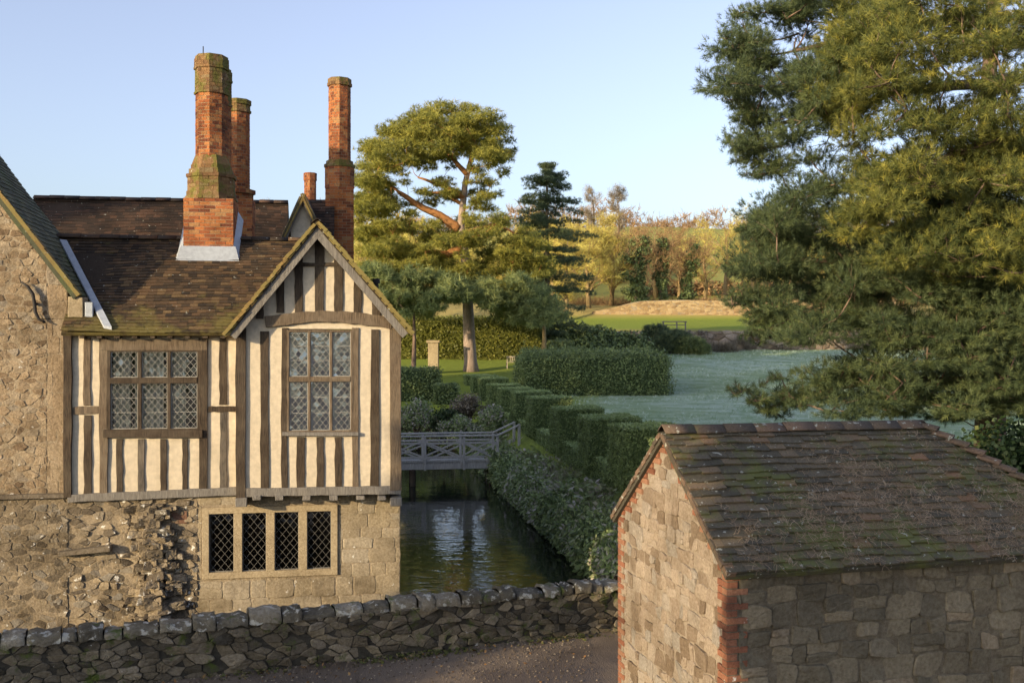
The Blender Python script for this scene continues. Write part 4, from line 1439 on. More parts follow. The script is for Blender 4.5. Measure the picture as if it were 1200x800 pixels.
# lead valley between the two roofs
mb = MB()
va = Vector((*hp(107, 357, VG - 0.05), 0)); 
def on_low(u, v): return Pe.z + (v - Pe.y) * rise / run
def on_wing(u): return PE.z + SLP * (PE.x - u)
P_ = []
for i in range(9):
    v_ = 0.06 + i * 0.27
    z_ = on_low(0, v_)
    u_ = PE.x - (z_ - PE.z) / SLP
    P_.append(Vector((u_, v_, z_ + 0.07)))
for a, b in zip(P_, P_[1:]):
    mb.hexa([a + Vector((-0.03, 0, 0)), a + Vector((0.12, -0.02, -0.03)), b + Vector((0.12, -0.02, -0.03)), b + Vector((-0.03, 0, 0)),
             a + Vector((-0.03, 0, 0.05)), a + Vector((0.12, -0.02, 0.03)), b + Vector((0.12, -0.02, 0.03)), b + Vector((-0.03, 0, 0.05))])
mb.build('lead_valley', M['lead'], house)

# ---- bay roof with its bargeboards
vf = VB - 0.36
bl_, br_ = hp(264, 390, vf), hp(483, 388, vf)
ba = hp(371.5, 258, vf)
depth_b = 5.2
for side in (0, 1):
    foot_ = bl_ if side == 0 else br_
    d = Vector((ba[0] - foot_[0], 0, ba[1] - foot_[1])); L = d.length; d.normalize()
    n = Vector((-d.z, 0, d.x)) if side == 0 else Vector((d.z, 0, -d.x))
    if n.z < 0: n = -n
    P = Vector((foot_[0], vf, foot_[1]))
    mb = MB()
    slab(mb, P, Vector((0, 1, 0)), d, n, depth_b, L, 0.06)
    tiles(mb, P, Vector((0, 1, 0)), d, n, depth_b, L, 0.098, 0.165, R, None, 0.014, 0.02)
    mb.build('bay_roof', M['tile'], house)
    mb = MB()
    cnt = int(L / 0.098)
    for i in range(cnt):
        c = P + d * (i * 0.098 + 0.02) + n * 0.0
        e, y = 0.075, 0.10
        o = n * R.uniform(-0.008, 0.012)
        f0 = -0.035 + R.uniform(-0.012, 0.012)
        q = lambda s_, v_, h_: c + d * s_ + Vector((0, v_, 0)) + n * h_ + o
        mb.hexa([q(-e, f0, -0.03), q(-e, y, -0.03), q(e, y, -0.045), q(e, f0, -0.045), q(-e, f0, 0.035), q(-e, y, 0.035), q(e, y, 0.015), q(e, f0, 0.015)], R.random())
        if i % 2 == 0: mb.hexa([q(-e, f0 + 0.02, -0.065), q(-e, y, -0.065), q(e, y, -0.07), q(e, f0 + 0.02, -0.07), q(-e, f0 + 0.02, -0.035), q(-e, y, -0.035), q(e, y, -0.05), q(e, f0 + 0.02, -0.05)], R.random() * 0.5)
    mb.build('verge_tiles', M['vergetile'], house)
    # bargeboard
    a2, b2 = P - n * 0.15 + d * 0.02, P - n * 0.15 + d * (L - 0.02)
    bb = wob_beam('bargeboard', [(a2.x, a2.z), (b2.x, b2.z)], 0.16, vf + 0.03, vf + 0.085, M['greyoak'], house, 0.004)
mb = MB(); ridge_tiles(mb, Vector((ba[0], vf + 0.05, ba[1] + 0.0)), Vector((ba[0], 5.0, ba[1] + 0.0)), 0.11, 0.4); mb.build('ridge_tiles', M['tile'], house, True)
# a little lead vent pipe on the far verge
u_, z_ = hp(441, 332, 1.2); mb = MB(); mb.tube([(u_, 1.2, z_ - 0.7), (u_, 1.2, z_)], 0.045, 8); mb.tube([(u_, 1.2, z_), (u_, 1.2, z_ + 0.1)], 0.075, 8); mb.build('vent_pipe', M['iron'], house)

# ---- back range
vb_ridge = 10.5
zbr = hp(200, 234, vb_ridge)[1]
ubl, ubr = hp(40, 234, vb_ridge)[0], hp(338, 234, vb_ridge)[0]
pitch = 1.15
drop = 4.6
P = Vector((ubl, vb_ridge - drop / pitch, zbr - drop)); Sb_ = Vector((0, 1, pitch)).normalized(); Nb_ = Vector((0, -pitch, 1)).normalized()
mb = MB()
slab(mb, P, Vector((1, 0, 0)), Sb_, Nb_, ubr - ubl, drop * math.hypot(1, pitch) / pitch, 0.15)
tiles(mb, P, Vector((1, 0, 0)), Sb_, Nb_, ubr - ubl, drop * math.hypot(1, pitch) / pitch, 0.125, 0.2, R, None, 0.018, 0.05, tint=lambda a, b: R.random() * 0.9)
P2 = Vector((ubl, vb_ridge + drop / pitch, zbr - drop)); slab(mb, P2, Vector((1, 0, 0)), Vector((0, -1, pitch)), Vector((0, pitch, 1)), ubr - ubl, drop * math.hypot(1, pitch) / pitch, 0.15)
mb.build('back_roof', M['darktile'], house)
mb = MB(); ridge_tiles(mb, Vector((ubl, vb_ridge, zbr - 0.03)), Vector((ubr, vb_ridge, zbr - 0.03)), 0.16, 0.42); mb.build('ridge_tiles', M['darktile'], house, True)
mb = MB(); mb.box(ubl, ubr, vb_ridge - 3.6, vb_ridge + 3.6, Zb, zbr - drop + 0.1); mb.build('back_wall', M['old_rubble'], house)
# short lower roof between dormer and tall chimney
v3 = 6.8
zr3 = hp(370, 234, v3)[1]; ua3, ub3 = hp(350, 234, v3)[0], hp(392, 234, v3)[0]
P = Vector((ua3, v3 - 1.9, zr3 - 1.9 * 1.15)); mb = MB()
slab(mb, P, Vector((1, 0, 0)), Sb_, Nb_, ub3 - ua3, 1.9 * math.hypot(1, pitch), 0.12)
tiles(mb, P, Vector((1, 0, 0)), Sb_, Nb_, ub3 - ua3, 1.9 * math.hypot(1, pitch), 0.11, 0.18, R, None, 0.016, 0.02)
slab(mb, Vector((ua3, v3 + 1.9, zr3 - 1.9 * 1.15)), Vector((1, 0, 0)), Vector((0, -1, pitch)), Vector((0, pitch, 1)), ub3 - ua3, 1.9 * math.hypot(1, pitch), 0.12)
mb.build('rear_roof', M['darktile'], house)
# small timbered gable behind the ridge
v4 = 4.8
dl, dr_, da = hp(338, 262, v4), hp(377, 268, v4), hp(355, 226, v4)
sl4 = (da[1] - dl[1]) / (da[0] - dl[0]); base4 = hp(355, 300, v4)[1]
w4 = 0.42
mb = MB()
pts = [(da[0] - w4, base4), (da[0] + w4, base4), (da[0] + w4, da[1] - w4 * sl4), (da[0], da[1] - 0.04), (da[0] - w4, da[1] - w4 * sl4)]
mb.add([(p[0], v4 + 0.22, p[1]) for p in pts] + [(p[0], v4 + 1.9, p[1]) for p in pts], [(0, 1, 2, 3, 4), (9, 8, 7, 6, 5)] + [(i, 5 + i, 5 + (i + 1) % 5, (i + 1) % 5) for i in range(5)])
dg = mb.build('rear_gable', M['plaster'], house)
for off in (-0.36, 0.24):
    wob_beam('stud', [(da[0] + off, base4), (da[0] + off, da[1] - abs(off) * sl4 - 0.12)], 0.12, v4 + 0.18, v4 + 0.25, M['timber'], dg, 0.006)
for sgn in (-1, 1):
    wob_beam('bargeboard', [(da[0] + sgn * 0.62, da[1] - 0.62 * sl4 - 0.12), (da[0] + sgn * 0.02, da[1] - 0.10)], 0.15, v4 + 0.05, v4 + 0.10, M['greyoak'], dg, 0.004)
    dv_ = Vector((-sgn * 1.0, 0, sl4)).normalized(); nn = Vector((sgn * sl4, 0, 1)).normalized()
    mb = MB(); P = Vector((da[0] + sgn * 0.66, v4, da[1] - 0.66 * sl4)); slab(mb, P, Vector((0, 1, 0)), dv_, nn, 1.9, 0.66 * math.hypot(1, sl4), 0.05)
    tiles(mb, P, Vector((0, 1, 0)), dv_, nn, 1.9, 0.66 * math.hypot(1, sl4), 0.10, 0.165, R, None, 0.02, 0.01)
    mb.build('gable_roof', M['vergetile'], dg)


# ---- chimneys
def chimney(name, px_c, d, label):
    root = empty(name); root.parent = house
    if label: root["label"] = label
    p = hl(T(px_c, 400, d))
    return root, (p.x, p.y)


def zpx(y, d): return EYE + (400 - y) / 1200 * d


def brick_part(name, root, c, secs, mat=None):
    """secs: (n, apothem, y_top_px, y_bottom_px, d)"""
    b, k = MB(), MB()
    for (n, ap, z0, z1, rot) in secs: prism_bricks(b, k, c, n, ap, z0, z1, rot)
    o = b.build(name, mat or M['brick'], root)
    k.build('mortar_core', M['brickmortar'], root)
    return o


# the nearest stack, on the low roof
D1 = 22.6
c1, p1 = chimney('chimney', 248, D1, 'tall near brick chimney with square base and octagonal mossy shaft')
z = lambda y: zpx(y, D1)
hwd = 27.5 / 1200 * D1
brick_part('base', c1, p1, [(4, hwd, z(330), z(236), 0)])
b, k_ = MB(), MB()
zz = z(236)
for (y0, y1, a0) in ((236, 232, 1.03), (232, 226, 0.97), (226, 210, 0.93), (210, 206, 0.98), (206, 200, 0.87), (200, 195, 0.79)):
    prism_bricks(b, k_, p1, 8, hwd * a0, z(y0), z(y1), 0, 0.2)
frustum(k_, p1, 8, hwd * 0.78, 0.33, z(195), z(184), 0)
b.build('shoulder', M['mossbrick'], c1); k_.build('shoulder_core', M['mossbrick'], c1)
brick_part('shaft', c1, p1, [(8, 0.315, z(190), z(112), PI / 8)])
p1b = (p1[0] + 0.03, p1[1] + 0.60)
brick_part('twin_shaft', c1, p1b, [(8, 0.30, z(236), z(112), PI / 8)])
b, k_ = MB(), MB()
for pc in (p1, p1b):
    s_ = 1.0 if pc is p1 else 0.93
    dz = 0 if pc is p1 else -0.12
    for (y0, y1, a0) in ((112, 109, 0.345), (109, 83, 0.325), (83, 80, 0.35), (80, 70, 0.34), (70, 67, 0.32)):
        prism_bricks(b, k_, pc, 8, a0 * s_, z(y0) + dz, z(y1) + dz, PI / 8, 0.2)
b.build('cap', M['mossbrick'], c1); k_.build('cap_core', M['mossbrick'], c1)
mb = MB(); mb.tube([(p1[0] - 0.18, p1[1], z(67)), (p1[0] - 0.18, p1[1], z(55))], 0.012, 5); mb.build('lightning_rod', M['iron'], c1)
# lead flashing round the base
mb = MB()
zf = zpx(328, D1)
fv = p1[1] - hwd
f0 = fv - 0.02
mb.hexa([(p1[0] - hwd - 0.14, f0 - 0.16, on_low(0, f0 - 0.16) + 0.05), (p1[0] + hwd + 0.14, f0 - 0.16, on_low(0, f0 - 0.16) + 0.05), (p1[0] + hwd + 0.14, f0, on_low(0, f0) + 0.05), (p1[0] - hwd - 0.14, f0, on_low(0, f0) + 0.05),
         (p1[0] - hwd - 0.12, f0 - 0.14, on_low(0, f0 - 0.16) + 0.08), (p1[0] + hwd + 0.12, f0 - 0.14, on_low(0, f0 - 0.16) + 0.08), (p1[0] + hwd + 0.05, f0, on_low(0, f0) + 0.24), (p1[0] - hwd - 0.05, f0, on_low(0, f0) + 0.24)])
for sgn in (-1, 1):
    for i in range(9):
        v0_, v1_ = f0 + i * 0.11, f0 + (i + 1) * 0.11 - 0.004
        za, zb = on_low(0, v0_) + 0.04, on_low(0, v1_) + 0.04
        x0, x1 = p1[0] + sgn * (hwd + 0.005), p1[0] + sgn * (hwd + 0.12)
        mb.hexa([(x0, v0_, za), (x1, v0_, za), (x1, v1_, zb), (x0, v1_, zb), (x0, v0_, za + 0.22), (x1, v0_, za + 0.03), (x1, v1_, zb + 0.03), (x0, v1_, zb + 0.22)])
mb.build('lead_flashing', M['lead'], c1)

# second stack just behind
D2 = 27.0
c2, p2 = chimney('chimney', 279, D2, 'shorter brick chimney half hidden behind the near stack')
z = lambda y: zpx(y, D2)
brick_part('base', c2, p2, [(4, 0.40, z(300), z(235), 0), (8, 0.36, z(235), z(228), PI / 8), (8, 0.41, z(228), z(223), PI / 8)])
brick_part('shaft', c2, p2, [(8, 0.275, z(223), z(133), PI / 8)])
b, k_ = MB(), MB()
for (y0, y1, a0) in ((133, 130, 0.31), (130, 124, 0.285), (124, 118, 0.31)): prism_bricks(b, k_, p2, 8, a0, z(y0), z(y1), PI / 8, 0.2)
b.build('cap', M['mossbrick'], c2); k_.build('cap_core', M['mossbrick'], c2)

# the slender tall stack on the right
D3 = 27.5
c3, p3 = chimney('chimney', 398, D3, 'slender orange brick chimney on a plain square base right of the others')
z = lambda y: zpx(y, D3)
brick_part('base', c3, p3, [(4, 0.365, z(330), z(221), 0)])
brick_part('shaft', c3, p3, [(8, 0.267, z(190), z(100), PI / 8)])
brick_part('lower_shaft', c3, p3, [(8, 0.355, z(221), z(197), PI / 8)])
b, k_ = MB(), MB()
for (y0, y1, a0) in ((197, 193, 0.376), (193, 189, 0.327)): prism_bricks(b, k_, p3, 8, a0, z(y0), z(y1), PI / 8, 0.2)
b.build('collar', M['mossbrick'], c3); k_.build('collar_core', M['mossbrick'], c3)
b, k_ = MB(), MB()
for (y0, y1, a0) in ((102, 98, 0.30), (98, 93, 0.284)): prism_bricks(b, k_, p3, 8, a0, z(y0), z(y1), PI / 8, 0.2)
b.build('cap', M['mossbrick'], c3); k_.build('cap_core', M['mossbrick'], c3)
# small far stack
D4 = 32.0
c4, p4 = chimney('chimney', 363.5, D4, 'small low brick chimney peeping over the rear ridge')
z = lambda y: zpx(y, D4)
brick_part('shaft', c4, p4, [(8, 0.165, z(262), z(212), PI / 8), (8, 0.185, z(212), z(203), PI / 8)])

# ------------------------------------------------------------------ stone shed with the hipped tile roof
SA = math.atan2(0.239, 0.972)
SO = Vector((2.33, 11.08, 0))
shed = empty('stone_shed', SO, SA, 'small stone shed with mossy tiled roof and brick edged gable', 'shed')
SW, SL, SH = 3.45, 5.4, 2.69               # gable width, length, wall height
SAPZ = 3.96                                # top of the gable
sm = (SAPZ - SH) / (SW / 2)                # pitch
# local: x along the long side, y across the gable (away from the camera), gable face x=0 facing -x
cm = MB()
gd = [(0.022, -0.6), (SW - 0.022, -0.6), (SW - 0.022, SH), (SW / 2, SAPZ - 0.02), (0.022, SH)]
cm.add([(0.02, p[0], p[1]) for p in gd] + [(0.35, p[0], p[1]) for p in gd], [(4, 3, 2, 1, 0), (5, 6, 7, 8, 9)] + [(i, (i + 1) % 5, 5 + (i + 1) % 5, 5 + i) for i in range(5)], 0.5)
sg = cm.build('gable_wall', M['shedmortar'], shed)
cm = MB(); cm.box(0.351, SL, 0.02, 0.35, -0.6, SH - 0.02); cm.box(0.125, 0.351, 0.012, 0.0215, -0.6, SH - 0.02); sl_ = cm.build('long_wall', M['ragmortar'], shed)
cm = MB(); cm.box(0.351, SL, SW - 0.35, SW, -0.6, SH - 0.02); cm.build('rear_wall', M['ragmortar'], shed)
cm = MB(); cm.box(SL - 0.35, SL, 0.351, SW - 0.351, -0.6, SH - 0.02); cm.build('end_wall', M['ragmortar'], shed)
# stones of the gable
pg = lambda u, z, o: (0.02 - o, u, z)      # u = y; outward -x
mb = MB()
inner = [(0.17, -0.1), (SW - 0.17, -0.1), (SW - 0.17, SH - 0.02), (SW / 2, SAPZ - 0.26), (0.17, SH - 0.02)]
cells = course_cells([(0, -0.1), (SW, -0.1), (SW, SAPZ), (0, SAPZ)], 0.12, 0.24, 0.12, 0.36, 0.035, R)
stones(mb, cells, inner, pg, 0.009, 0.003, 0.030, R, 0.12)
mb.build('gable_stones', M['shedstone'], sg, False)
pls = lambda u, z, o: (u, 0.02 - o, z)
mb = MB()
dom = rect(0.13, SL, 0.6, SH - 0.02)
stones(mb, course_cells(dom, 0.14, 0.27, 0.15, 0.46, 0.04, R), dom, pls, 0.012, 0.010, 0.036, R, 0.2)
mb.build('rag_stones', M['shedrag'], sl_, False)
# brick quoins at the two corners and up the verges
mb = MB()
n = int((SH + 0.3) / 0.078)
for i in range(n):
    z0 = -0.3 + i * 0.078; z1 = z0 + 0.067
    a = 0.225 if i % 2 else 0.11; b_ = 0.11 if i % 2 else 0.235
    j = R.uniform(-0.006, 0.006)
    mb.box(-0.012 + j * 0.3, b_ + j, -0.014 + j * 0.3, a + j, z0, z1, R.random(), 0.003)
    mb.box(-0.012 + j * 0.3, 0.11, SW - a + j, SW + 0.012, z0, z1, R.random(), 0.003)
    if (i // 2) % 2: mb.box(-0.010, 0.10, a + 0.012, a + 0.012 + 0.10, z0, z1, R.random(), 0.003) if i % 2 == 0 else None
zv = SH
while zv < SAPZ - 0.04:
    i += 1
    xin = (zv - SH) / sm
    a = 0.23 if i % 2 else 0.12
    for sgn in (0, 1):
        y0 = xin + 0.04; y1 = xin + a * 1.45 + 0.04
        if y1 > SW / 2: y1 = SW / 2 - 0.003
        if y1 - y0 < 0.03: continue
        if sgn: y0, y1 = SW - y1, SW - y0
        mb.box(-0.012, 0.09, y0, y1, zv, zv + 0.067, R.random(), 0.003)
    zv += 0.078
qb = mb.build('brick_quoins', M['shedbrick'], shed, False, None, 0.004)
qm = MB(); qm.box(-0.004, 0.12, -0.006, 0.12, -0.4, SH - 0.01); qm.build('quoin_mortar', M['ragmortar'], shed); qm = MB(); qm.box(-0.004, 0.1, SW - 0.19, SW + 0.005, -0.4, SH - 0.01); qm.build('quoin_mortar', M['shedmortar'], shed)

# the roof: two slopes, hip at the far end
ov, vo = 0.13, 0.06                         # eave and verge overhang
ze = SH - sm * ov + 0.02
kk = math.hypot(1, sm)
slope = (SW / 2 + ov) * kk
Sn, Nn_ = Vector((0, 1 / kk, sm / kk)), Vector((0, -sm / kk, 1 / kk))
Pn = Vector((-vo, -ov, ze))
ridge_end = 3.62
Ltop, Lbot = ridge_end + vo, ridge_end + vo + SW / 2 + ov


def lim_near(s): return (0.0, Lbot + (Ltop - Lbot) * min(1, s / slope))
def roof_tint(u, s): return min(1, max(0, R.betavariate(1.6, 2.6) + (0.3 if R.random() < 0.09 else 0)))


mb = MB()
v = [Pn - Nn_ * 0.03, Pn + Vector((Lbot, 0, 0)) - Nn_ * 0.03, Pn + Vector((Ltop, 0, 0)) + Sn * slope - Nn_ * 0.03, Pn + Sn * slope - Nn_ * 0.03]
mb.hexa([p - Nn_ * 0.06 for p in v] + v, 0.1)
tiles(mb, Pn, Vector((1, 0, 0)), Sn, Nn_, Lbot, slope, 0.125, 0.235, R, lim_near, 0.026, 0.018, 0.042, roof_tint, 0.016)
roof = mb.build('tiled_roof', M['shedtile'], shed)
Sf, Nf = Vector((0, -1 / kk, sm / kk)), Vector((0, sm / kk, 1 / kk))
Pf = Vector((-vo, SW + ov, ze))
mb = MB()
v = [Pf - Nf * 0.03, Pf + Vector((Lbot, 0, 0)) - Nf * 0.03, Pf + Vector((Ltop, 0, 0)) + Sf * slope - Nf * 0.03, Pf + Sf * slope - Nf * 0.03]
mb.hexa([p - Nf * 0.06 for p in v] + v, 0.1)
tiles(mb, Pf, Vector((1, 0, 0)), Sf, Nf, Lbot, slope, 0.125, 0.235, R, lim_near, 0.020, 0.01, 0.026, roof_tint, 0.008)
mb.build('rear_slope', M['shedtile'], shed)
hipP = Vector((-vo + Lbot, -ov, ze)); hipQ = Vector((-vo + Lbot, SW + ov, ze))
top = Vector((-vo + Ltop, SW / 2, ze + slope * sm / kk))
Sh = (top - (hipP + hipQ) / 2); hs = Sh.length; Sh.normalize(); Uh = Vector((0, 1, 0)); Nh = Uh.cross(Sh); Nh = Nh if Nh.z > 0 else -Nh
mb = MB()
mb.add([hipP, hipQ, top, hipP - Nh * 0.08, hipQ - Nh * 0.08, top - Nh * 0.08], [(0, 1, 2), (5, 4, 3), (0, 3, 4, 1), (1, 4, 5, 2), (2, 5, 3, 0)], 0.1)
hl_len = (hipQ - hipP).length
tiles(mb, hipP, Uh, Sh, Nh, hl_len, hs, 0.125, 0.235, R, lambda s: (hl_len / 2 * s / hs, hl_len - hl_len / 2 * s / hs), 0.020, 0.01, 0.026, roof_tint, 0.008)
mb.build('hip_slope', M['shedtile'], shed)
rz = ze + slope * sm / kk
mb = MB(); ridge_tiles(mb, Vector((-vo, SW / 2, rz + 0.012)), Vector((-vo + Ltop + 0.05, SW / 2, rz + 0.012)), 0.145, 0.40, R)
mb.build('ridge_tiles', M['ridgetile'], shed, True)
mb = MB()
for Q in (hipP, hipQ):
    d = (top - Q); L = d.length; d.normalize(); m_ = int(L / 0.20)
    sd = d.cross(Vector((0, 0, 1))).normalized(); upv = sd.cross(d).normalized()
    for i in range(m_):
        c = Q + d * (i * L / m_)
        w = R.uniform(0.10, 0.13); o = R.uniform(0, 0.02)
        e = c + d * (L / m_ * 1.3)
        # bonnet: open fan, lifted at its lower lip
        vs = []
        for (p, lift_, ww) in ((c, 0.075 + o, w), (e, 0.02, w * 0.75)):
            for k in range(7):
                q = PI * k / 6
                vs.append(p + sd * math.cos(q) * ww + upv * (math.sin(q) * 0.055 + lift_ - 0.03))
            for k in range(7):
                q = PI * k / 6
                vs.append(p + sd * math.cos(q) * (ww - 0.014) + upv * (math.sin(q) * 0.045 + lift_ - 0.045))
        fs = []
        for k in range(6):
            fs += [(k, k + 1, 14 + k + 1, 14 + k), (k, 7 + k, 7 + k + 1, k + 1), (7 + k, 21 + k, 21 + k + 1, 7 + k + 1)]
        mb.add(vs, fs, R.random())
mb.build('hip_tiles', M['ridgetile'], shed, False)
# verge: undercloak and tile ends on the gable
mb = MB()
for sgn, P, Sx, Nx in ((0, Pn, Sn, Nn_), (1, Pf, Sf, Nf)):
    for i in range(int(slope / 0.125)):
        c = P + Sx * (i * 0.125 + 0.0625)
        e = 0.072
        x0, x1 = -0.015 + R.uniform(-0.012, 0.008), 0.10
        mb.hexa([c + Vector((x0, 0, 0)) - Sx * e - Nx * 0.035, c + Vector((x1, 0, 0)) - Sx * e - Nx * 0.035, c + Vector((x1, 0, 0)) + Sx * e - Nx * 0.05, c + Vector((x0, 0, 0)) + Sx * e - Nx * 0.05,
                 c + Vector((x0, 0, 0)) - Sx * e + Nx * 0.025, c + Vector((x1, 0, 0)) - Sx * e + Nx * 0.025, c + Vector((x1, 0, 0)) + Sx * e + Nx * 0.012, c + Vector((x0, 0, 0)) + Sx * e + Nx * 0.012], R.random())
mb.build('verge_tiles', M['ridgetile'], shed)
# fallen pine needles and twigs caught on the tiles
nl = 3900
uu = NR.uniform(0.3, Lbot, nl); ss = NR.uniform(0.02, slope * 0.97, nl)
dens = np.sin(uu * 1.7 + 0.6) * np.sin(ss * 2.6 + 1.2) * 0.35 + np.sin(uu * 4.1 + ss * 3) * 0.2 + 0.55 * np.exp(-((ss - 0.75) / 0.6) ** 2) + 0.25 * (uu > 1.4) - 0.15 * (uu < 0.9)
kp = NR.uniform(0, 1, nl) < np.clip(dens, 0.03, 0.95)
kp &= uu < (Lbot + (Ltop - Lbot) * ss / slope - 0.12)
uu, ss = uu[kp], ss[kp]
pos = np.array([(SO + Matrix.Rotation(SA, 3, 'Z') @ (Pn + Vector((a, 0, 0)) + Sn * b + Nn_ * (0.030 + R.random() * 0.012)))[:] for a, b in zip(uu, ss)])
gN = np.array((Matrix.Rotation(SA, 3, 'Z') @ Nn_)[:])
tn_v, tn_f = [], []
g = np.random.default_rng(2)
for i in range(4):
    a = g.uniform(0, 2 * PI); L = g.uniform(0.06, 0.13); o = g.normal(size=3) * np.array([0.05, 0.05, 0.004])
    m_ = o + np.array([math.cos(a), math.sin(a), 0]) * L * 0.5 + np.array([0, 0, g.uniform(0, 0.012)])
    a2 = a + g.uniform(-0.7, 0.7); e_ = m_ + np.array([math.cos(a2), math.sin(a2), 0]) * L * 0.5
    w = np.array([-math.sin(a), math.cos(a), 0]) * 0.0022
    b_ = len(tn_v); tn_v += [o - w, o + w, m_ + w, m_ - w, e_ + w, e_ - w]; tn_f += [(b_, b_ + 1, b_ + 2, b_ + 3), (b_ + 3, b_ + 2, b_ + 4, b_ + 5)]
lit = scatter('fallen_needles', (np.array(tn_v), np.array(tn_f)), pos, np.tile(gN, (len(pos), 1)), NR.uniform(0.7, 1.3, len(pos)), NR.uniform(0, 1, len(pos)), M['litter'])
tag(lit, 'brown fallen pine needles caught on the shed roof tiles', 'pine needles', None, 'stuff')

# ------------------------------------------------------------------ footbridge
BD = 43.0
bo = Vector(((585 - 600) / 1200 * BD, BD, 0)) 
ub, vbr = hl(bo).x, hl(bo).y
UB0, UB1 = -0.0, 5.35
bridge = empty('footbridge', hw(UB0, vbr), HT, 'silver grey timber footbridge with crossed braces over the moat', 'footbridge')
zd = EYE + (400 - 541) / 1200 * BD        # deck
bl_len = UB1 - UB0
dk = MB(); x = 0
while x < bl_len + 0.2:
    dk.box(x, x + 0.14, 0.0, 1.3, zd, zd + 0.045, R.random(), 0.003); x += 0.155
dk.build('deck', M['bridgewood'], bridge)
for y in (0.0, 1.2):
    mb = MB(); mb.box(-0.3, bl_len + 0.3, y + 0.01, y + 0.13, zd - 0.26, zd - 0.002); mb.build('beam', M['bridgewood'], bridge)
zr_ = zd + 1.12
bays = [0.15, 1.45, 3.0, 4.55]
pxs = [497, 543]
pu_ = [hl(T(p, 400, BD)).x - UB0 for p in (448, 497, 543, 583)]
for y in (-0.045, 1.30):
    for a in pu_:
        mb = MB(); mb.box(a - 0.05, a + 0.05, y, y + 0.09, zd - 0.30, zr_ - 0.04); mb.build('post', M['bridgewood'], bridge, False, None, 0.008)
    mb = MB(); mb.box(-0.2, pu_[3], y - 0.03, y + 0.12, zr_ - 0.03, zr_ + 0.035); mb.build('handrail', M['bridgewood'], bridge, False, None, 0.008)
    mb = MB(); mb.box(-0.2, pu_[3], y + 0.02, y + 0.07, zr_ - 0.34, zr_ - 0.26); mb.build('rail', M['bridgewood'], bridge)
    mb = MB(); mb.box(-0.2, pu_[3], y + 0.02, y + 0.07, zd + 0.05, zd + 0.13); mb.build('rail', M['bridgewood'], bridge)
    for a, b in zip(pu_, pu_[1:]):
        for (p, q) in ((zd + 0.13, zr_ - 0.34), (zr_ - 0.34, zd + 0.13)):
            mb = MB(); L = Vector((b - a - 0.1, 0, q - p)); n = Vector((-L.z, 0, L.x)).normalized() * 0.035
            yy = y + (0.022 if p < q else 0.047)
            A, B = Vector((a + 0.05, yy, p)), Vector((b - 0.05, yy, q)); dy = Vector((0, 0.022, 0))
            mb.hexa([A - n, B - n, B - n + dy, A - n + dy, A + n, B + n, B + n + dy, A + n + dy]); mb.build('brace', M['bridgewood'], bridge)
    # rising rail at the landward end
    e = pu_[3]; f = hl(T(609, 400, BD)).x - UB0
    mb = MB(); A, B = Vector((e, y - 0.03, zr_)), Vector((f, y - 0.03, zr_ + 0.42)); w = Vector((0, 0.15, 0)); h = Vector((0, 0, 0.065))
    mb.hexa([A - h * 0.5, B - h * 0.5, B + w - h * 0.5, A + w - h * 0.5, A + h * 0.5, B + h * 0.5, B + w + h * 0.5, A + w + h * 0.5]); mb.build('handrail', M['bridgewood'], bridge)
    mb = MB(); mb.box(f - 0.055, f + 0.055, y, y + 0.1, 0.0, zr_ + 0.46); mb.build('post', M['bridgewood'], bridge, False, None, 0.01)
for a in (1.6, pu_[3] - 0.25):
    for y in (0.1, 1.1):
        mb = MB(); mb.tube([(a, y, -1.7), (a, y, zd - 0.25)], 0.11, 8); mb.build('pile', M['timber'], bridge)

# ------------------------------------------------------------------ moat bank: wall and its plants
bw_e = empty('moat_bank_wall', hw(5.15, -3), HT, 'stone retaining wall along the moat smothered in ivy', 'retaining wall')
mb = MB(); mb.box(0.05, 0.45, 0, 39, -1.6, 0.18); mb.build('wall_core', M['wallmortar'], bw_e)
mb = MB(); dom = rect(0, 39, -1.1, 0.2)
stones(mb, voronoi_cells(dom, 0.42, 0.22, 0.35, R), dom, lambda u, z, o: (0.05 - o, u, z), 0.02, 0.03, 0.09, R, 0.2)
mb.build('bank_stones', M['wallstone'], bw_e, True)
n = 21000
v = NR.uniform(-2, 36.5, n); t = NR.uniform(0, 1, n)
patch = np.sin(v * 0.9) * np.sin(v * 0.37 + 1) + 0.6 * np.sin(v * 2.3 + t * 3)
zz = np.where(t < 0.6, -0.80 + t / 0.6 * 1.1, 0.32 + (t - 0.6) * 0.95 + NR.uniform(0, 0.06, n))
uu = np.where(t < 0.6, 5.10 - NR.uniform(0, 0.22, n) - 0.10 * np.sin(t * 5), 5.12 + (t - 0.6) / 0.4 * 1.75)
P = np.array([hw(a, b, c)[:] for a, b, c in zip(uu, v, zz)])
HVn, HUn = np.array(HV[:]), np.array(HU[:])
A = np.where(t[:, None] < 0.6, -HUn * 0.9 + np.array([0, 0, 0.5]), -HUn * 0.3 + np.array([0, 0, 1.0])) + NR.normal(0, 0.35, (n, 3))
tn = np.clip(NR.uniform(0, 0.75, n) + 0.12 * patch + (NR.uniform(0, 1, n) < 0.05 * (1 + patch)) * 0.4, 0, 1)
tag(scatter('bank_ivy', LEAF_M, P, A, NR.uniform(0.7, 1.25, n), tn, M['bankplants']), 'ivy and creeping plants covering the moat bank', 'ivy', None, 'stuff')
n = 9000
v = NR.uniform(-2, 36.2, n); uu = NR.uniform(5.4, 7.0, n)
P = np.array([hw(a, b, 0.33 + (a - 5.45) * 0.36 + R.uniform(0, 0.10))[:] for a, b in zip(uu, v)])
pt = np.sin(v * 1.3) * np.sin(uu * 4 + v * 0.5)
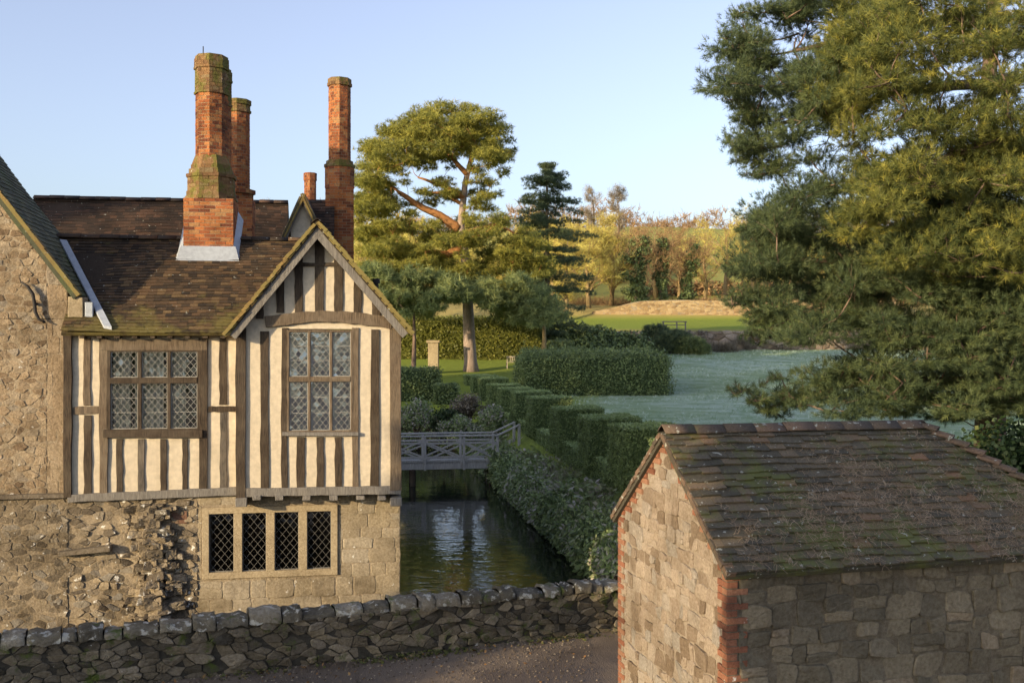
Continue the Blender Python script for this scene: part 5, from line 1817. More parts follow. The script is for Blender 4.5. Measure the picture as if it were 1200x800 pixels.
tag(scatter('bank_top_plants', LEAF_M, P, np.tile([[0, 0, 1.0]], (n, 1)) + NR.normal(0, 0.5, (n, 3)), NR.uniform(0.6, 1.2, n), np.clip(0.5 + 0.3 * pt + NR.normal(0, 0.2, n), 0, 1), M['bankplants']), 'low creeping plants between the hedge foot and the bank edge', 'ground cover', None, 'stuff')
# tufts of wild plants along the top of the bank
n = 1500
v = NR.uniform(0, 36, n); uu = 5.5 + NR.uniform(0, 0.9, n)
keep = np.sin(v * 1.1) + np.sin(v * 0.43 + 2) + NR.normal(0, 0.6, n) > 0.1
v, uu = v[keep], uu[keep]
P = np.array([hw(a, b, 0.38 + (a - 5.5) * 0.35)[:] for a, b in zip(uu, v)])
tag(scatter('bank_herbs', STEM, P, np.tile([[0, 0, 1.0]], (len(P), 1)) + NR.normal(0, 0.25, (len(P), 3)), NR.uniform(0.35, 1.0, len(P)), NR.uniform(0, 1, len(P)), M['dryplants']), 'dry wild stems growing along the top of the bank', 'weeds', None, 'stuff')
n = 900
v = NR.uniform(1, 36, n); uu = 5.35 + NR.uniform(0, 0.95, n); keep = np.sin(v * 0.8 + 1) + NR.normal(0, 0.5, n) > 0.2; v, uu = v[keep], uu[keep]
P = np.array([hw(a, b, 0.42 + (a - 5.5) * 0.3 + R.uniform(0, 0.3))[:] for a, b in zip(uu, v)])
tag(scatter('bank_leaves', LEAF_L, P, np.tile([[0, 0, 1.0]], (len(P), 1)) + NR.normal(0, 0.3, (len(P), 3)), NR.uniform(0.5, 1.1, len(P)), NR.uniform(0.3, 0.85, len(P)), M['bankplants']), 'broad green weeds on the moat bank below the hedge', 'weeds', None, 'stuff')


# the end of the moat beyond the bridge
ew = empty('moat_end_wall', hw(-9, 35.9), HT, 'dark ivy hung wall closing the moat behind the bridge', 'retaining wall')
mb = MB(); mb.box(0, 14.2, 0.05, 0.5, -1.6, 0.85); mb.build('wall_core', M['wallmortar'], ew)
mb = MB(); dom = rect(0, 14.2, -1.1, 0.9)
stones(mb, voronoi_cells(dom, 0.42, 0.22, 0.4, R), dom, lambda u, z, o: (u, 0.05 - o, z), 0.02, 0.03, 0.09, R, 0.2)
mb.build('wall_stones', M['wallstone'], ew, True)
n = 3200
P = np.stack([NR.uniform(0, 14.2, n), NR.uniform(-0.25, 0.0, n), NR.uniform(-0.85, 1.1, n)], 1)
A = np.tile([[0, -1.0, 0.5]], (n, 1)) + NR.normal(0, 0.4, (n, 3))
top = NR.uniform(0, 1, n) < 0.4
P[top, 1] = NR.uniform(0, 3.2, top.sum()); P[top, 2] = 0.95 + NR.uniform(0, 0.35, top.sum()); A[top] = np.array([0, 0, 1.0]) + NR.normal(0, 0.4, (top.sum(), 3))
scatter('ivy', LEAF_M, P, A, NR.uniform(0.8, 1.4, n), NR.uniform(0, 0.8, n), M['bankplants'], ew)

# ------------------------------------------------------------------ hedges
def hedge_part(name, parent, bx, dens, mat, core_mat, tmpl=LEAF_M, sides=(1, 1, 1, 1, 1), wob=0.035, sc=(0.7, 1.2), topmat=None, frame=None):
    """bx in the parent's own axes"""
    x0, x1, y0, y1, z0, z1 = bx
    P, A = box_surface_pts(x0, x1, y0, y1, z0, z1, dens, sides, wob)
    wv = 0.018 * np.sin(P[:, 0] * 2.1 + P[:, 2] * 1.7) + 0.015 * np.sin(P[:, 1] * 2.7 + P[:, 2] * 2.9)
    P = P + A * wv[:, None]
    n = len(P)
    tp = A[:, 2] > 0.5
    o = None
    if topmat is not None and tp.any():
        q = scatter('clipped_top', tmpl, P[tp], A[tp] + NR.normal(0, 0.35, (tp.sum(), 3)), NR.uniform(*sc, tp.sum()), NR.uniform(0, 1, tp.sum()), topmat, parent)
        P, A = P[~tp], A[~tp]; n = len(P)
    o = scatter(name, tmpl, P, A + NR.normal(0, 0.4, (n, 3)), NR.uniform(*sc, n), np.clip(NR.normal(0.42, 0.24, n), 0, 1), mat, parent)
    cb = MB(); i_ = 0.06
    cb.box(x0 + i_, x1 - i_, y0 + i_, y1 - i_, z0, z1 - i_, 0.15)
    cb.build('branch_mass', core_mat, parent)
    return o


M['rowyew'] = leaf_mat('row_yew_leaves', [(0, (0.09, 0.125, 0.05)), (0.5, (0.20, 0.26, 0.095)), (1, (0.30, 0.37, 0.14))], 0.15)  # brighter yew colours for the crenellated row
M['rowyewtop'] = leaf_mat('pale_row_yew_tops', [(0, (0.17, 0.23, 0.08)), (0.5, (0.26, 0.33, 0.125)), (1, (0.36, 0.43, 0.20))], 0.15)  # tops paler than the sides
M['rowyewcore'] = leaf_mat('row_yew_inside', [(0, (0.08, 0.11, 0.045)), (1, (0.12, 0.16, 0.07))], 0.0, 0.9, 0.05)
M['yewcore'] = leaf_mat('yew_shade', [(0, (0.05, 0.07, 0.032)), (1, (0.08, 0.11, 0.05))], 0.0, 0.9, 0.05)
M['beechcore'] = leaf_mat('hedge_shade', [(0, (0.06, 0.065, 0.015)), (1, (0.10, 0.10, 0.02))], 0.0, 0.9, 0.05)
# the crenellated row: in its own axis along the moat
hedge_dir = Vector((-0.145, 1, 0)).normalized()
HB = Vector((2.55, 31.6, 0)) - hedge_dir * 8.0
hr = empty('crenellated_hedge', HB, math.atan2(hedge_dir.y, hedge_dir.x) - PI / 2, 'long clipped yew hedge with square battlements along the moat bank', 'hedge')
LH = 50.5
hedge_part('hedge_body', hr, (0, 1.35, -0.2, LH, 0.15, 1.50), 200, M['rowyew'], M['rowyewcore'], LEAF_S, (1, 0, 1, 1, 1), 0.018, topmat=M['rowyewtop'])
ds = [23.4, 27.4, 31.7, 36.6, 42.3, 47.0, 51.8, 56.4, 61.0, 65.4, 69.8]
for k_, d_ in enumerate(ds):
    y0 = (d_ - HB.y) / hedge_dir.y
    L_ = 1.75 + 0.1 * math.sin(k_ * 2.1)
    hedge_part('hedge_block', hr, (-0.14, 1.50, y0, y0 + L_, 1.2, 2.72 + 0.05 * math.sin(k_ * 1.7) + (0.12 if k_ > 7 else 0)), 260, M['rowyew'], M['rowyewcore'], LEAF_S, (1, 1, 1, 1, 1), 0.016, topmat=M['rowyewtop'])


def box_hedge(name, label, loc, rz, bx, dens, mat, core, tmpl=LEAF_L, wob=0.1, sc=(0.8, 1.3), topmat=None):
    h = empty(name, loc, rz, label, 'hedge')
    hedge_part('hedge_leaves', h, bx, dens, mat, core, tmpl, (1, 1, 1, 1, 1), wob, sc, topmat)
    return h


p = T(615, 460, 64)
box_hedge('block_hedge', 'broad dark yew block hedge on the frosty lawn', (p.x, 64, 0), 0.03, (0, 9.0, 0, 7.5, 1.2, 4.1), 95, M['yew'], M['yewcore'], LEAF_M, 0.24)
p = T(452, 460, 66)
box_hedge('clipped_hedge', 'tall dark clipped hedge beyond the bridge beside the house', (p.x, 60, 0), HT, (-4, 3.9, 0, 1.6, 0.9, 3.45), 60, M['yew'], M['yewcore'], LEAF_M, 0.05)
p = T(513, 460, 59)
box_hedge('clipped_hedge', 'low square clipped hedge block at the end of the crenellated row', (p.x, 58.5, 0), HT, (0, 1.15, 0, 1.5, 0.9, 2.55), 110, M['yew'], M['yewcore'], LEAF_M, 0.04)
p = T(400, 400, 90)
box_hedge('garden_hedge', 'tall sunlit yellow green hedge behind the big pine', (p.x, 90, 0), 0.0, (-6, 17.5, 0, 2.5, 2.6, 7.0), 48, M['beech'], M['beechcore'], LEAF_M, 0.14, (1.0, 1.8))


n = 30000
x = NR.uniform(2, 62, n); y = 40 + 60 * NR.uniform(0, 1, n) ** 0.8
k = (x > 3) & ~((x > 0.5) & (x < 10.2) & (y > 63.5) & (y < 72)) & (x < 4 + 0.62 * y) & (np.sin(x * 0.7 + 0.3 * y) + np.sin(x * 0.23 - y * 0.5) + NR.normal(0, 0.8, n) > -0.4)
x, y = x[k], y[k]
P = np.stack([x, y, [height(a, b) for a, b in zip(x, y)]], 1)
M['frostblade'] = leaf_mat('frosted_blades', [(0, (0.17, 0.26, 0.12)), (0.5, (0.34, 0.43, 0.32)), (1, (0.60, 0.67, 0.58))], 0.1, 0.9, 0.1)
tag(scatter('frosted_grass', tmpl_needles(6, 0.20, 0.022, 1.0, 21, 0.12), P, np.tile([[0, 0, 1.0]], (len(P), 1)), NR.uniform(0.5, 1.2, len(P)), NR.uniform(0, 1, len(P)), M['frostblade']), 'frosted tufts of grass on the shaded lawn', 'grass', None, 'stuff')


# ------------------------------------------------------------------ bushes and plants
def bush(name, label, c, r, n, tmpl, mat, cat='bush', group=None, sc=(0.8, 1.2), stems=True, inner=0.3, bark='greybark'):
    b = empty(name, (c[0], c[1], c[2] - r[2]), 0, label, cat, group)
    P, A = [], []
    m = 7
    for i in range(m):
        o = NR.normal(0, 0.38, 3) * np.array(r)
        p, a = ellipsoid_pts(np.array([0, 0, r[2]]) + o, np.array(r) * NR.uniform(0.5, 0.75), n // m, inner)
        P.append(p); A.append(a)
    P, A = np.concatenate(P), np.concatenate(A)
    k = P[:, 2] > -0.1
    P, A = P[k], A[k]
    scatter('foliage', tmpl, P, A + NR.normal(0, 0.4, A.shape) + np.array([0, 0, 0.3]), NR.uniform(*sc, len(P)), NR.uniform(0, 1, len(P)), mat, b)
    if stems:
        mb = MB()
        for i in range(7):
            q = Vector((R.uniform(-.6, .6) * r[0], R.uniform(-.6, .6) * r[1], r[2] * R.uniform(0.8, 1.5)))
            mb.tube([(0, 0, -0.15), q * 0.5 + Vector((0, 0, 0.1)), q], [0.05, 0.035, 0.01], 5)
        mb.build('stems', M[bark], b)
    return b


# ivy mound behind the shed
p = T(1150, 545, 18.4)
b = bush('ivy_bush', 'dense dark ivy bush with glossy leaves behind the shed hip', (p.x + 0.95, 18.6, 1.95), (1.75, 1.4, 1.8), 8000, LEAF_IVY, M['ivy'])
b = bush('laurel_bush', 'dark bush rising behind the far end of the shed roof', (p.x + 3.2, 19.6, 2.1), (2.3, 1.6, 2.1), 8000, LEAF_IVY, M['ivy'])
# shrubs on the left bank behind the bridge
for (px, py, d, r, mt, lb) in ((488, 488, 50, (0.9, 0.8, 0.8), 'bankplants', 'small green shrub behind the bridge beside the house'),
                               (520, 492, 52, (1.0, 0.9, 0.7), 'ivy', 'low dark ivy clump behind the middle of the bridge'),
                               (548, 480, 54, (0.9, 1.0, 0.8), 'dryplants', 'brown dry shrub in front of the low square hedge'),
                               (575, 492, 47.5, (0.7, 0.9, 0.6), 'bankplants', 'leafy green shrub beside the bridge end post'),
                               (545, 505, 49, (0.8, 0.9, 0.6), 'bankplants', 'pale green spreading plant on the wall behind the bridge')):
    q = T(px, py, d)
    bush('shrub', lb, (q.x, d, max(q.z, 1.0)), r, 900, LEAF_M, M[mt], 'shrub')
q = T(692, 400, 94)
bush('ivy_mound', 'dark ivy covered mound behind the block hedge', (q.x, 94, 5.2), (3.6, 2.5, 2.4), 3000, LEAF_L, M['yew'], 'bush', None, (1.0, 1.6))
q = T(640, 412, 92)
bush('round_shrub', 'rounded dark shrub below the layered fir', (q.x + 1.5, 88, 3.8), (2.6, 1.5, 1.2), 1500, LEAF_L, M['softpine'], 'shrub', None, (0.9, 1.3))
q = T(788, 404, 97)
bush('dwarf_pine', 'low dark spreading dwarf pine before the rubble terrace wall', (q.x, 96.5, 4.9), (2.3, 1.4, 1.15), 2200, NEEDLE_F, M['bluefir'], 'shrub', None, (0.7, 1.2))
q = T(800, 404, 97)
bush('dwarf_pine', 'lighter green dwarf pine beside the dark spreading one', (q.x + 0.8, 95.5, 4.7), (1.4, 1.0, 1.0), 1200, NEEDLE_F, M['softpine'], 'shrub', None, (0.7, 1.1))
for (px, py, d, s_) in ((845, 412, 98, 1.1), (868, 404, 100, 0.9)):
    q = T(px, py, d); bush('heather_clump', 'dry brown heather clump at the foot of the terrace wall' if px < 850 else 'small dry heather clump further right below the terrace wall', (q.x, d, q.z), (s_ * 1.4, 1.0, s_ * 0.6), 500, STEM, M['dryplants'], 'plant', None, (1.0, 2.0), False)

# terrace wall, golden garden wall, wooden rail, bench, post
tw = empty('terrace_wall', T(700, 400, 101), 0, 'low pale rubble terrace wall above the frosty lawn', 'wall')
tw.location.z = 0
mb = MB(); mb.box(0, 34, 0.05, 0.5, 3.5, 6.05); mb.build('wall_core', M['mortar'], tw)
mb = MB(); dom = rect(0, 34, 4.0, 6.15); stones(mb, voronoi_cells(dom, 0.75, 0.42, 0.36, R), dom, lambda u, z, o: (u, 0.05 - o, z), 0.04, 0.05, 0.16, R, 0.2)
M['terrace'] = stone_mat('terrace_stone', [(0, (0.18, 0.14, 0.11)), (0.5, (0.34, 0.27, 0.22)), (1, (0.46, 0.39, 0.33))], moss=0.04, dirt=0.5)
mb.build('rubble_face', M['terrace'], tw, True)
n = 700
P = np.stack([tw.location.x + NR.uniform(0, 33, n), 100.6 + NR.uniform(-0.8, 0.3, n), 4.5 + NR.uniform(0, 1.7, n)], 1); P[:, 1] -= 0.2
k = np.sin(P[:, 0] * 0.8) + NR.normal(0, 0.6, n) > 0.2
tag(scatter('wall_plants', LEAF_L, P[k], np.tile([[0, -0.6, 0.6]], (k.sum(), 1)) + NR.normal(0, 0.3, (k.sum(), 3)), NR.uniform(0.6, 1.4, k.sum()), NR.uniform(0, 1, k.sum()), M['dryplants']), 'dry plants straggling over the terrace wall', 'plants', None, 'stuff')

gwl = empty('garden_wall', (T(694, 400, 131).x, 131, 0), -0.02, 'long sunlit golden stone wall below the bare trees', 'wall')
mb = MB()
xs = [i * 1.0 for i in range(40)]
zt_ = lambda x: 8.9 + 1.45 * sstep(0, 7, x) + 0.05 * math.sin(x * 0.7)
for a, b in zip(xs, xs[1:]):
    mb.hexa([(a, 0.05, 7.0), (b, 0.05, 7.0), (b, 0.5, 7.0), (a, 0.5, 7.0), (a, 0.05, zt_(a)), (b, 0.05, zt_(b)), (b, 0.5, zt_(b)), (a, 0.5, zt_(a))])
mb.build('wall_core', M['mortar'], gwl)
M['goldwall'] = stone_mat('sunlit_garden_stone', [(0, (0.26, 0.17, 0.09)), (0.5, (0.38, 0.27, 0.14)), (1, (0.46, 0.35, 0.2))], moss=0.03, dirt=0.5)
mb = MB(); dom = [(0, 7.4), (39, 7.4), (39, 10.35), (7, 10.3), (3.5, 9.62), (0, 8.95)]
stones(mb, voronoi_cells(dom, 0.5, 0.22, 0.42, R), dom, lambda u, z, o: (u, 0.05 - o, z), 0.02, 0.0, 0.03, R, 0.05)
mb.build('stone_face', M['goldwall'], gwl, True)

rl = empty('garden_rail', (T(794, 389, 104).x, 106, 6.1), 0.05, 'weathered wooden rail frame on two posts above the terrace', 'rail')
for x in (-1.15, 0.25, 1.15):
    mb = MB(); mb.box(x - 0.06, x + 0.06, -0.06, 0.06, -0.2, 1.0); mb.build('post', M['greyoak'], rl)
mb = MB(); mb.box(-1.3, 1.3, -0.08, 0.08, 1.0, 1.1); mb.build('top_rail', M['greyoak'], rl)
mb = MB(); mb.box(-1.2, 1.2, -0.04, 0.04, 0.66, 0.74); mb.build('rail', M['greyoak'], rl)

q = T(606, 431, 82)
bn = empty('garden_bench', (q.x, 82, height(q.x, 82)), 0.1, 'pale wooden garden bench on the sunny lawn below the hedge', 'bench')
M['palewood'] = timber_mat('pale_teak', (0.35, 0.28, 0.20), (0.52, 0.45, 0.36), 0.2)
mb = MB()
for k in range(4): mb.box(-0.85, 0.85, -0.32 + k * 0.13, -0.22 + k * 0.13, 0.44, 0.475)
mb.build('seat', M['palewood'], bn)
mb = MB(); mb.box(-0.85, 0.85, 0.2, 0.25, 0.86, 0.95); mb.box(-0.85, 0.85, 0.2, 0.25, 0.52, 0.58)
for k in range(12): mb.box(-0.80 + k * 0.14, -0.74 + k * 0.14, 0.21, 0.24, 0.58, 0.86)
mb.build('backrest', M['palewood'], bn)
for x in (-0.85, 0.79):
    for y in (-0.32, 0.2):
        mb = MB(); mb.box(x, x + 0.06, y, y + 0.06, -0.05, 0.44 if y > 0 else 0.66); mb.build('leg', M['palewood'], bn)
    mb = MB(); mb.box(x - 0.01, x + 0.07, -0.36, 0.2, 0.66, 0.70); mb.build('armrest', M['palewood'], bn)
q = T(508, 425, 78)
gp_ = empty('gate_pier', (q.x, 78, height(q.x, 78)), 0, 'pale stone pier standing before the sunlit hedge', 'pier')
mb = MB(); mb.box(-0.4, 0.4, -0.4, 0.4, -0.2, 2.3, 0.5, 0.03); mb.build('shaft', M['dressed'], gp_, False, None, 0.03)
mb = MB(); mb.box(-0.5, 0.5, -0.5, 0.5, 2.3, 2.5, 0.5, 0.02); mb.build('cap', M['dressed'], gp_, False, None, 0.03)


# ------------------------------------------------------------------ trees
def limb_path(a, b, sag=0.12, n=6, wob=0.06):
    a, b = Vector(a), Vector(b)
    L = (b - a).length
    out = []
    off = Vector((R.uniform(-1, 1), R.uniform(-1, 1), R.uniform(-0.6, 0.6))) * wob * L
    for i in range(n + 1):
        t = i / n
        p = a.lerp(b, t)
        p += off * math.sin(PI * t) + Vector((0, 0, -sag * L * math.sin(PI * t) * (1 - t)))
        p += Vector((R.uniform(-1, 1), R.uniform(-1, 1), R.uniform(-1, 1))) * 0.015 * L * (0 < i < n)
        out.append(p)
    return out


def crown_tree(name, label, base, trunk_pts, trunk_r, clumps, tmpl, mat, bark, dens=60, cat='tree', group=None, limb_r=0.09, flat=True,
               sc=(0.8, 1.2), up=0.35, limbs=None, limb_bark=None, inner=0.35, tint_c=0.5, tint_s=0.22):
    """base world; trunk_pts, clumps relative to base. clumps: (x,y,z,rx,ry,rz)"""
    t = empty(name, base, 0, label, cat, group)
    mb = MB()
    tp = [Vector(p) for p in trunk_pts]
    m = len(tp)
    fine = []
    for i in range(m - 1):
        for k in range(3): fine.append(tp[i].lerp(tp[i + 1], k / 3))
    fine.append(tp[-1])
    rr = [trunk_r * (1.25 if i == 0 else 1) * (1 - 0.82 * i / (len(fine) - 1)) for i in range(len(fine))]
    mb.tube(fine, rr, 9)
    mb.build('trunk', M[bark], t, True)
    lm = MB()
    if limbs:
        for (pts, r0) in limbs: 
            pp = []
            for a, b in zip(pts, pts[1:]): pp += limb_path(a, b, 0.03, 4, 0.04)[:-1]
            pp.append(Vector(pts[-1]))
            lm.tube(pp, [r0 * (1 - 0.75 * i / (len(pp) - 1)) for i in range(len(pp))], 7)
    P, A, Tn = [], [], []
    tpos = [q for q in fine]
    def tdist(c): return min((q - c).length for q in tpos)
    nodes = [(q, 0.0) for q in fine[1:]]
    if limbs:
        for pts_, r_ in limbs: nodes += [(Vector(q), 0.5) for q in pts_[1:]]
    for c in sorted(clumps, key=lambda c: tdist(Vector(c[:3]))):
        cc = Vector(c[:3])
        best, bd = min(nodes, key=lambda q: (q[0] - cc).length * (1.0 if q[0].z <= cc.z + 0.3 else 1.35) + 0.15 * q[1])
        nodes.append((cc, bd + (best - cc).length))
        L = (cc - best).length
        r0 = limb_r * min(1.5, 0.4 + L * 0.12)
        pts = limb_path(best, cc, 0.05)
        lm.tube(pts, [r0 * (1 - 0.8 * i / 6) for i in range(7)], 5)
        n = max(6, int(dens * (c[3] * c[4] + c[3] * c[5] + c[4] * c[5])))
        p, a = ellipsoid_pts(cc, c[3:6], n, inner, flat)
        P.append(p); A.append(a)
        base_t = tint_c + R.uniform(-0.12, 0.12)
        Tn.append(np.clip(NR.normal(base_t, tint_s, n), 0, 1))
        for k in range(3):
            e = cc + Vector([R.uniform(-.8, .8) * c[3], R.uniform(-.8, .8) * c[4], R.uniform(-.3, .8) * c[5]])
            lm.tube([pts[4], (pts[4] + e) / 2 + Vector((0, 0, 0.05)), e], [r0 * 0.35, r0 * 0.22, r0 * 0.06], 4)
    lm.build('limbs', M[limb_bark or bark], t, True)
    P, A, Tn = np.concatenate(P), np.concatenate(A), np.concatenate(Tn)
    scatter('crown', tmpl, P, A + np.array([0, 0, up]) + NR.normal(0, 0.25, A.shape), NR.uniform(*sc, len(P)), Tn, M[mat], t)
    return t


def in_poly(x, y, poly):
    c = False
    n = len(poly)
    for i in range(n):
        (x1, y1), (x2, y2) = poly[i], poly[(i + 1) % n]
        if (y1 > y) != (y2 > y) and x < (x2 - x1) * (y - y1) / (y2 - y1) + x1: c = not c
    return c


def clumps_in(poly, dists, n, rad, base, flat=0.6, rng=R, mind=0.5):
    """clump centres that fill an outline as seen from the photograph, spread over a real depth range"""
    out, pts = [], []
    x0, x1, y0, y1 = bbox(poly)
    tries = 0
    while len(out) < n and tries < 6000:
        tries += 1
        x, y = rng.uniform(x0, x1), rng.uniform(y0, y1)
        if not in_poly(x, y, poly): continue
        d = rng.uniform(*dists)
        r = rng.uniform(*rad)
        q = T(x, y, d)
        if any((q - o).length < mind * (r + r2) for o, r2 in pts): continue
        pts.append((q, r))
        w = q - Vector(base)
        out.append((w.x, w.y, w.z, r * rng.uniform(0.9, 1.3), r * rng.uniform(0.9, 1.3), r * flat))
    return out


R.seed(SEED_PINE)
NR = np.random.default_rng(SEED_PINE)
# ---- the big pine on the right: dark boughs toward the moat
PB = (11.6, 25.0, 0.4)
upper = [(905, 0), (1040, -60), (1060, 40), (1010, 90), (1000, 150), (960, 190), (905, 212), (880, 185), (858, 196), (852, 168), (868, 145), (858, 122), (850, 95), (865, 70), (852, 48), (868, 20), (880, 52)]
mid = [(900, 235), (960, 215), (1060, 190), (1120, 240), (1180, 320), (1150, 410), (1010, 405), (960, 400), (905, 395), (878, 372), (902, 350), (880, 318), (890, 292), (882, 262)]
low = [(985, 425), (1060, 390), (1190, 380), (1230, 470), (1110, 490), (985, 488), (930, 470), (905, 488), (890, 462), (925, 452)]
edge_spots = [(852, 46, 0.42), (846, 62, 0.36), (862, 18, 0.4), (872, 78, 0.5), (855, 96, 0.45), (850, 118, 0.4), (868, 140, 0.5), (858, 172, 0.45), (862, 190, 0.35), (878, 205, 0.4), (905, 12, 0.5), (925, 22, 0.5),
              (872, 268, 0.4), (890, 256, 0.5), (880, 290, 0.45), (868, 302, 0.3), (872, 345, 0.4), (858, 358, 0.35), (848, 352, 0.28), (842, 345, 0.22), (880, 375, 0.4), (900, 396, 0.4), (872, 396, 0.25), (925, 402, 0.35),
              (862, 462, 0.28), (852, 456, 0.2), (880, 470, 0.34), (896, 482, 0.34), (915, 462, 0.38), (935, 476, 0.42), (958, 450, 0.4), (900, 445, 0.25)]
cl = []
right = [(1060, 190), (1250, 180), (1260, 480), (1150, 480), (1090, 330)]
for poly, n, rad in ((upper, 84, (0.28, 0.72)), (mid, 125, (0.3, 0.8)), (low, 78, (0.28, 0.72)), (right, 130, (0.4, 0.85))):
    cl += clumps_in(poly, (20.3, 26), n, rad, PB, 0.75, mind=0.46)
for (x, y, r) in edge_spots:
    d_ = 22.0 + R.uniform(-0.8, 0.8)
    for q_ in range(4):
        q = T(x + q_ * R.uniform(7, 13) + R.uniform(-3, 3), y + (q_ * R.uniform(-5, 3)), d_ + q_ * 0.15) - Vector(PB)
        rr_ = r * (0.45 + 0.16 * q_)
        cl.append((q.x, q.y, q.z, rr_ * 1.15, rr_, rr_ * 0.7))
big_limbs = []
for (s, e, r0) in (((1190, 170), (1040, 215), 0.16), ((1180, 20), (930, 60), 0.16), ((1190, 90), (900, 150), 0.15), ((1200, 330), (900, 300), 0.14), ((1200, 440), (880, 470), 0.12), ((1190, 280), (930, 370), 0.13)):
    a, b = T(s[0], s[1], 24.5) - Vector(PB), T(e[0], e[1], 22.4) - Vector(PB)
    big_limbs.append(([a, (a + b) / 2 + Vector((0, 0, 0.25)), b], r0))
crown_tree('pine_tree', 'huge dark pine with drooping blue green boughs at the right', PB, [(0, 0, -0.5), (0.1, 0, 4), (-0.1, 0.1, 8), (0.1, 0, 12), (0.2, 0, 17)], 0.42, cl, NEEDLE_N, 'pine', 'bark',
           dens=165, limb_r=0.05, up=0.25, limbs=big_limbs, sc=(0.8, 1.35), inner=0.2)
# ---- its sunlit part as a second tree, gold light put into the needle colour
PB2 = (12.6, 21.5, 0.2)
gold = [(1000, 95), (1020, 40), (1080, -40), (1240, -60), (1260, 200), (1240, 260), (1160, 215), (1100, 225), (1030, 225), (1000, 190), (985, 150), (955, 112)]
cl = clumps_in(gold, (18.6, 22.4), 112, (0.3, 0.8), PB2, 0.75)
cl += clumps_in([(985, 215), (1250, 205), (1250, 345), (1120, 330), (1000, 290)], (18.8, 21.8), 34, (0.3, 0.65), PB2, 0.9)
cl += clumps_in([(960, 10), (1040, 0), (1040, 90), (980, 110)], (20, 22), 12, (0.3, 0.6), PB2, 0.9)
for (x, y, r) in ((960, 110, 0.4), (975, 122, 0.5), (1000, 135, 0.5), (985, 90, 0.4), (1010, 75, 0.5), (1000, 165, 0.5), (1020, 190, 0.5), (1045, 12, 0.5)):
    q = T(x, y, 20.6) - Vector(PB2); cl.append((q.x, q.y, q.z, r * 1.2, r * 1.1, r * 0.65))
a, b = T(1180, 165, 21) - Vector(PB2), T(1055, 215, 19.6) - Vector(PB2)
crown_tree('pine_tree', 'feathery pine boughs with gold sunlight in their colour at the top right corner', PB2, [(0, 0, -0.5), (0.1, 0, 4), (0, 0.1, 8), (0.1, 0, 11), (0.1, 0, 15)], 0.36, cl, NEEDLE_N, 'sunlitpine', 'bark',
           dens=160, limb_r=0.045, up=0.3, limbs=[([a, (a + b) / 2 + Vector((0, 0, 0.15)), b], 0.13)], sc=(0.85, 1.4), inner=0.2)

R.seed(8)
NR = np.random.default_rng(8)
# ---- the old Scots pine beyond the hedge
D = 80.0
SB = T(551, 432, D); SB.z = height(SB.x, D) - 0.3
rel = lambda x, y, d=D: T(x, y, d) - SB
tr = [rel(552, 436), rel(550, 400), rel(548, 350), rel(545, 300), rel(540, 262), rel(545, 215), rel(556, 170), rel(560, 150)]
canopy = [(428, 205), (440, 170), (470, 148), (500, 130), (540, 126), (576, 138), (592, 168), (586, 195), (566, 182), (548, 180), (510, 190), (480, 198), (455, 214), (437, 222), (424, 218)]
cl = clumps_in(canopy, (75.5, 84.5), 105, (0.5, 1.45), SB, 0.6, mind=0.42)
leftp = [(418, 205), (440, 215), (460, 235), (470, 300), (445, 300), (425, 290), (416, 250)]
cl += clumps_in(leftp, (76, 84), 46, (0.5, 1.3), SB, 0.6, mind=0.45)
lowp = [(420, 292), (480, 288), (525, 268), (560, 255), (600, 258), (630, 285), (645, 312), (600, 345), (540, 340), (480, 355), (420, 350)]
cl += clumps_in(lowp, (74.5, 83), 125, (0.5, 1.3), SB, 0.6, mind=0.42)
for (x, y) in ((424, 196), (436, 176), (452, 158), (482, 138), (520, 124), (560, 129), (588, 150), (598, 178), (590, 200), (472, 204), (500, 196), (530, 196), (418, 240), (620, 268), (560, 225), (575, 214), (500, 228), (480, 250), (512, 262)):
    q = T(x, y, 80 + R.uniform(-2, 2)) - SB; r = R.uniform(0.4, 0.75); cl.append((q.x, q.y, q.z, r * 1.2, r, r * 0.6))
cl += clumps_in([(436, 222), (500, 200), (545, 205), (538, 262), (480, 280), (445, 262)], (76, 84), 26, (0.4, 0.95), SB, 0.55, mind=0.5)
cl += clumps_in([(545, 170), (592, 170), (598, 205), (575, 245), (548, 260)], (77, 83), 16, (0.4, 0.95), SB, 0.55, mind=0.5)
cl += clumps_in([(505, 238), (545, 215), (575, 200), (590, 215), (560, 240)], (78, 83), 7, (0.6, 0.9), SB, 0.5)
limbs = [([rel(538, 268), rel(515, 252), rel(478, 232), rel(458, 218)], 0.42), ([rel(541, 290), rel(525, 298), rel(490, 292), rel(446, 290)], 0.40), ([rel(544, 232), rel(520, 218), rel(490, 208)], 0.28),
         ([rel(545, 240), rel(520, 225), rel(500, 226)], 0.18), ([rel(548, 205), rel(530, 185), rel(505, 165)], 0.24), ([rel(552, 190), rel(556, 160), rel(570, 150)], 0.22), ([rel(540, 275), rel(580, 262), rel(606, 275)], 0.22)]
crown_tree('scots_pine', 'great old Scots pine with orange limbs and a broad sunlit crown', SB, tr, 0.54, cl, NEEDLE_F, 'scots', 'scotsbark', dens=36, limb_r=0.06, limbs=limbs, limb_bark='orangebark', sc=(0.5, 1.2), inner=0.15, up=0.5)
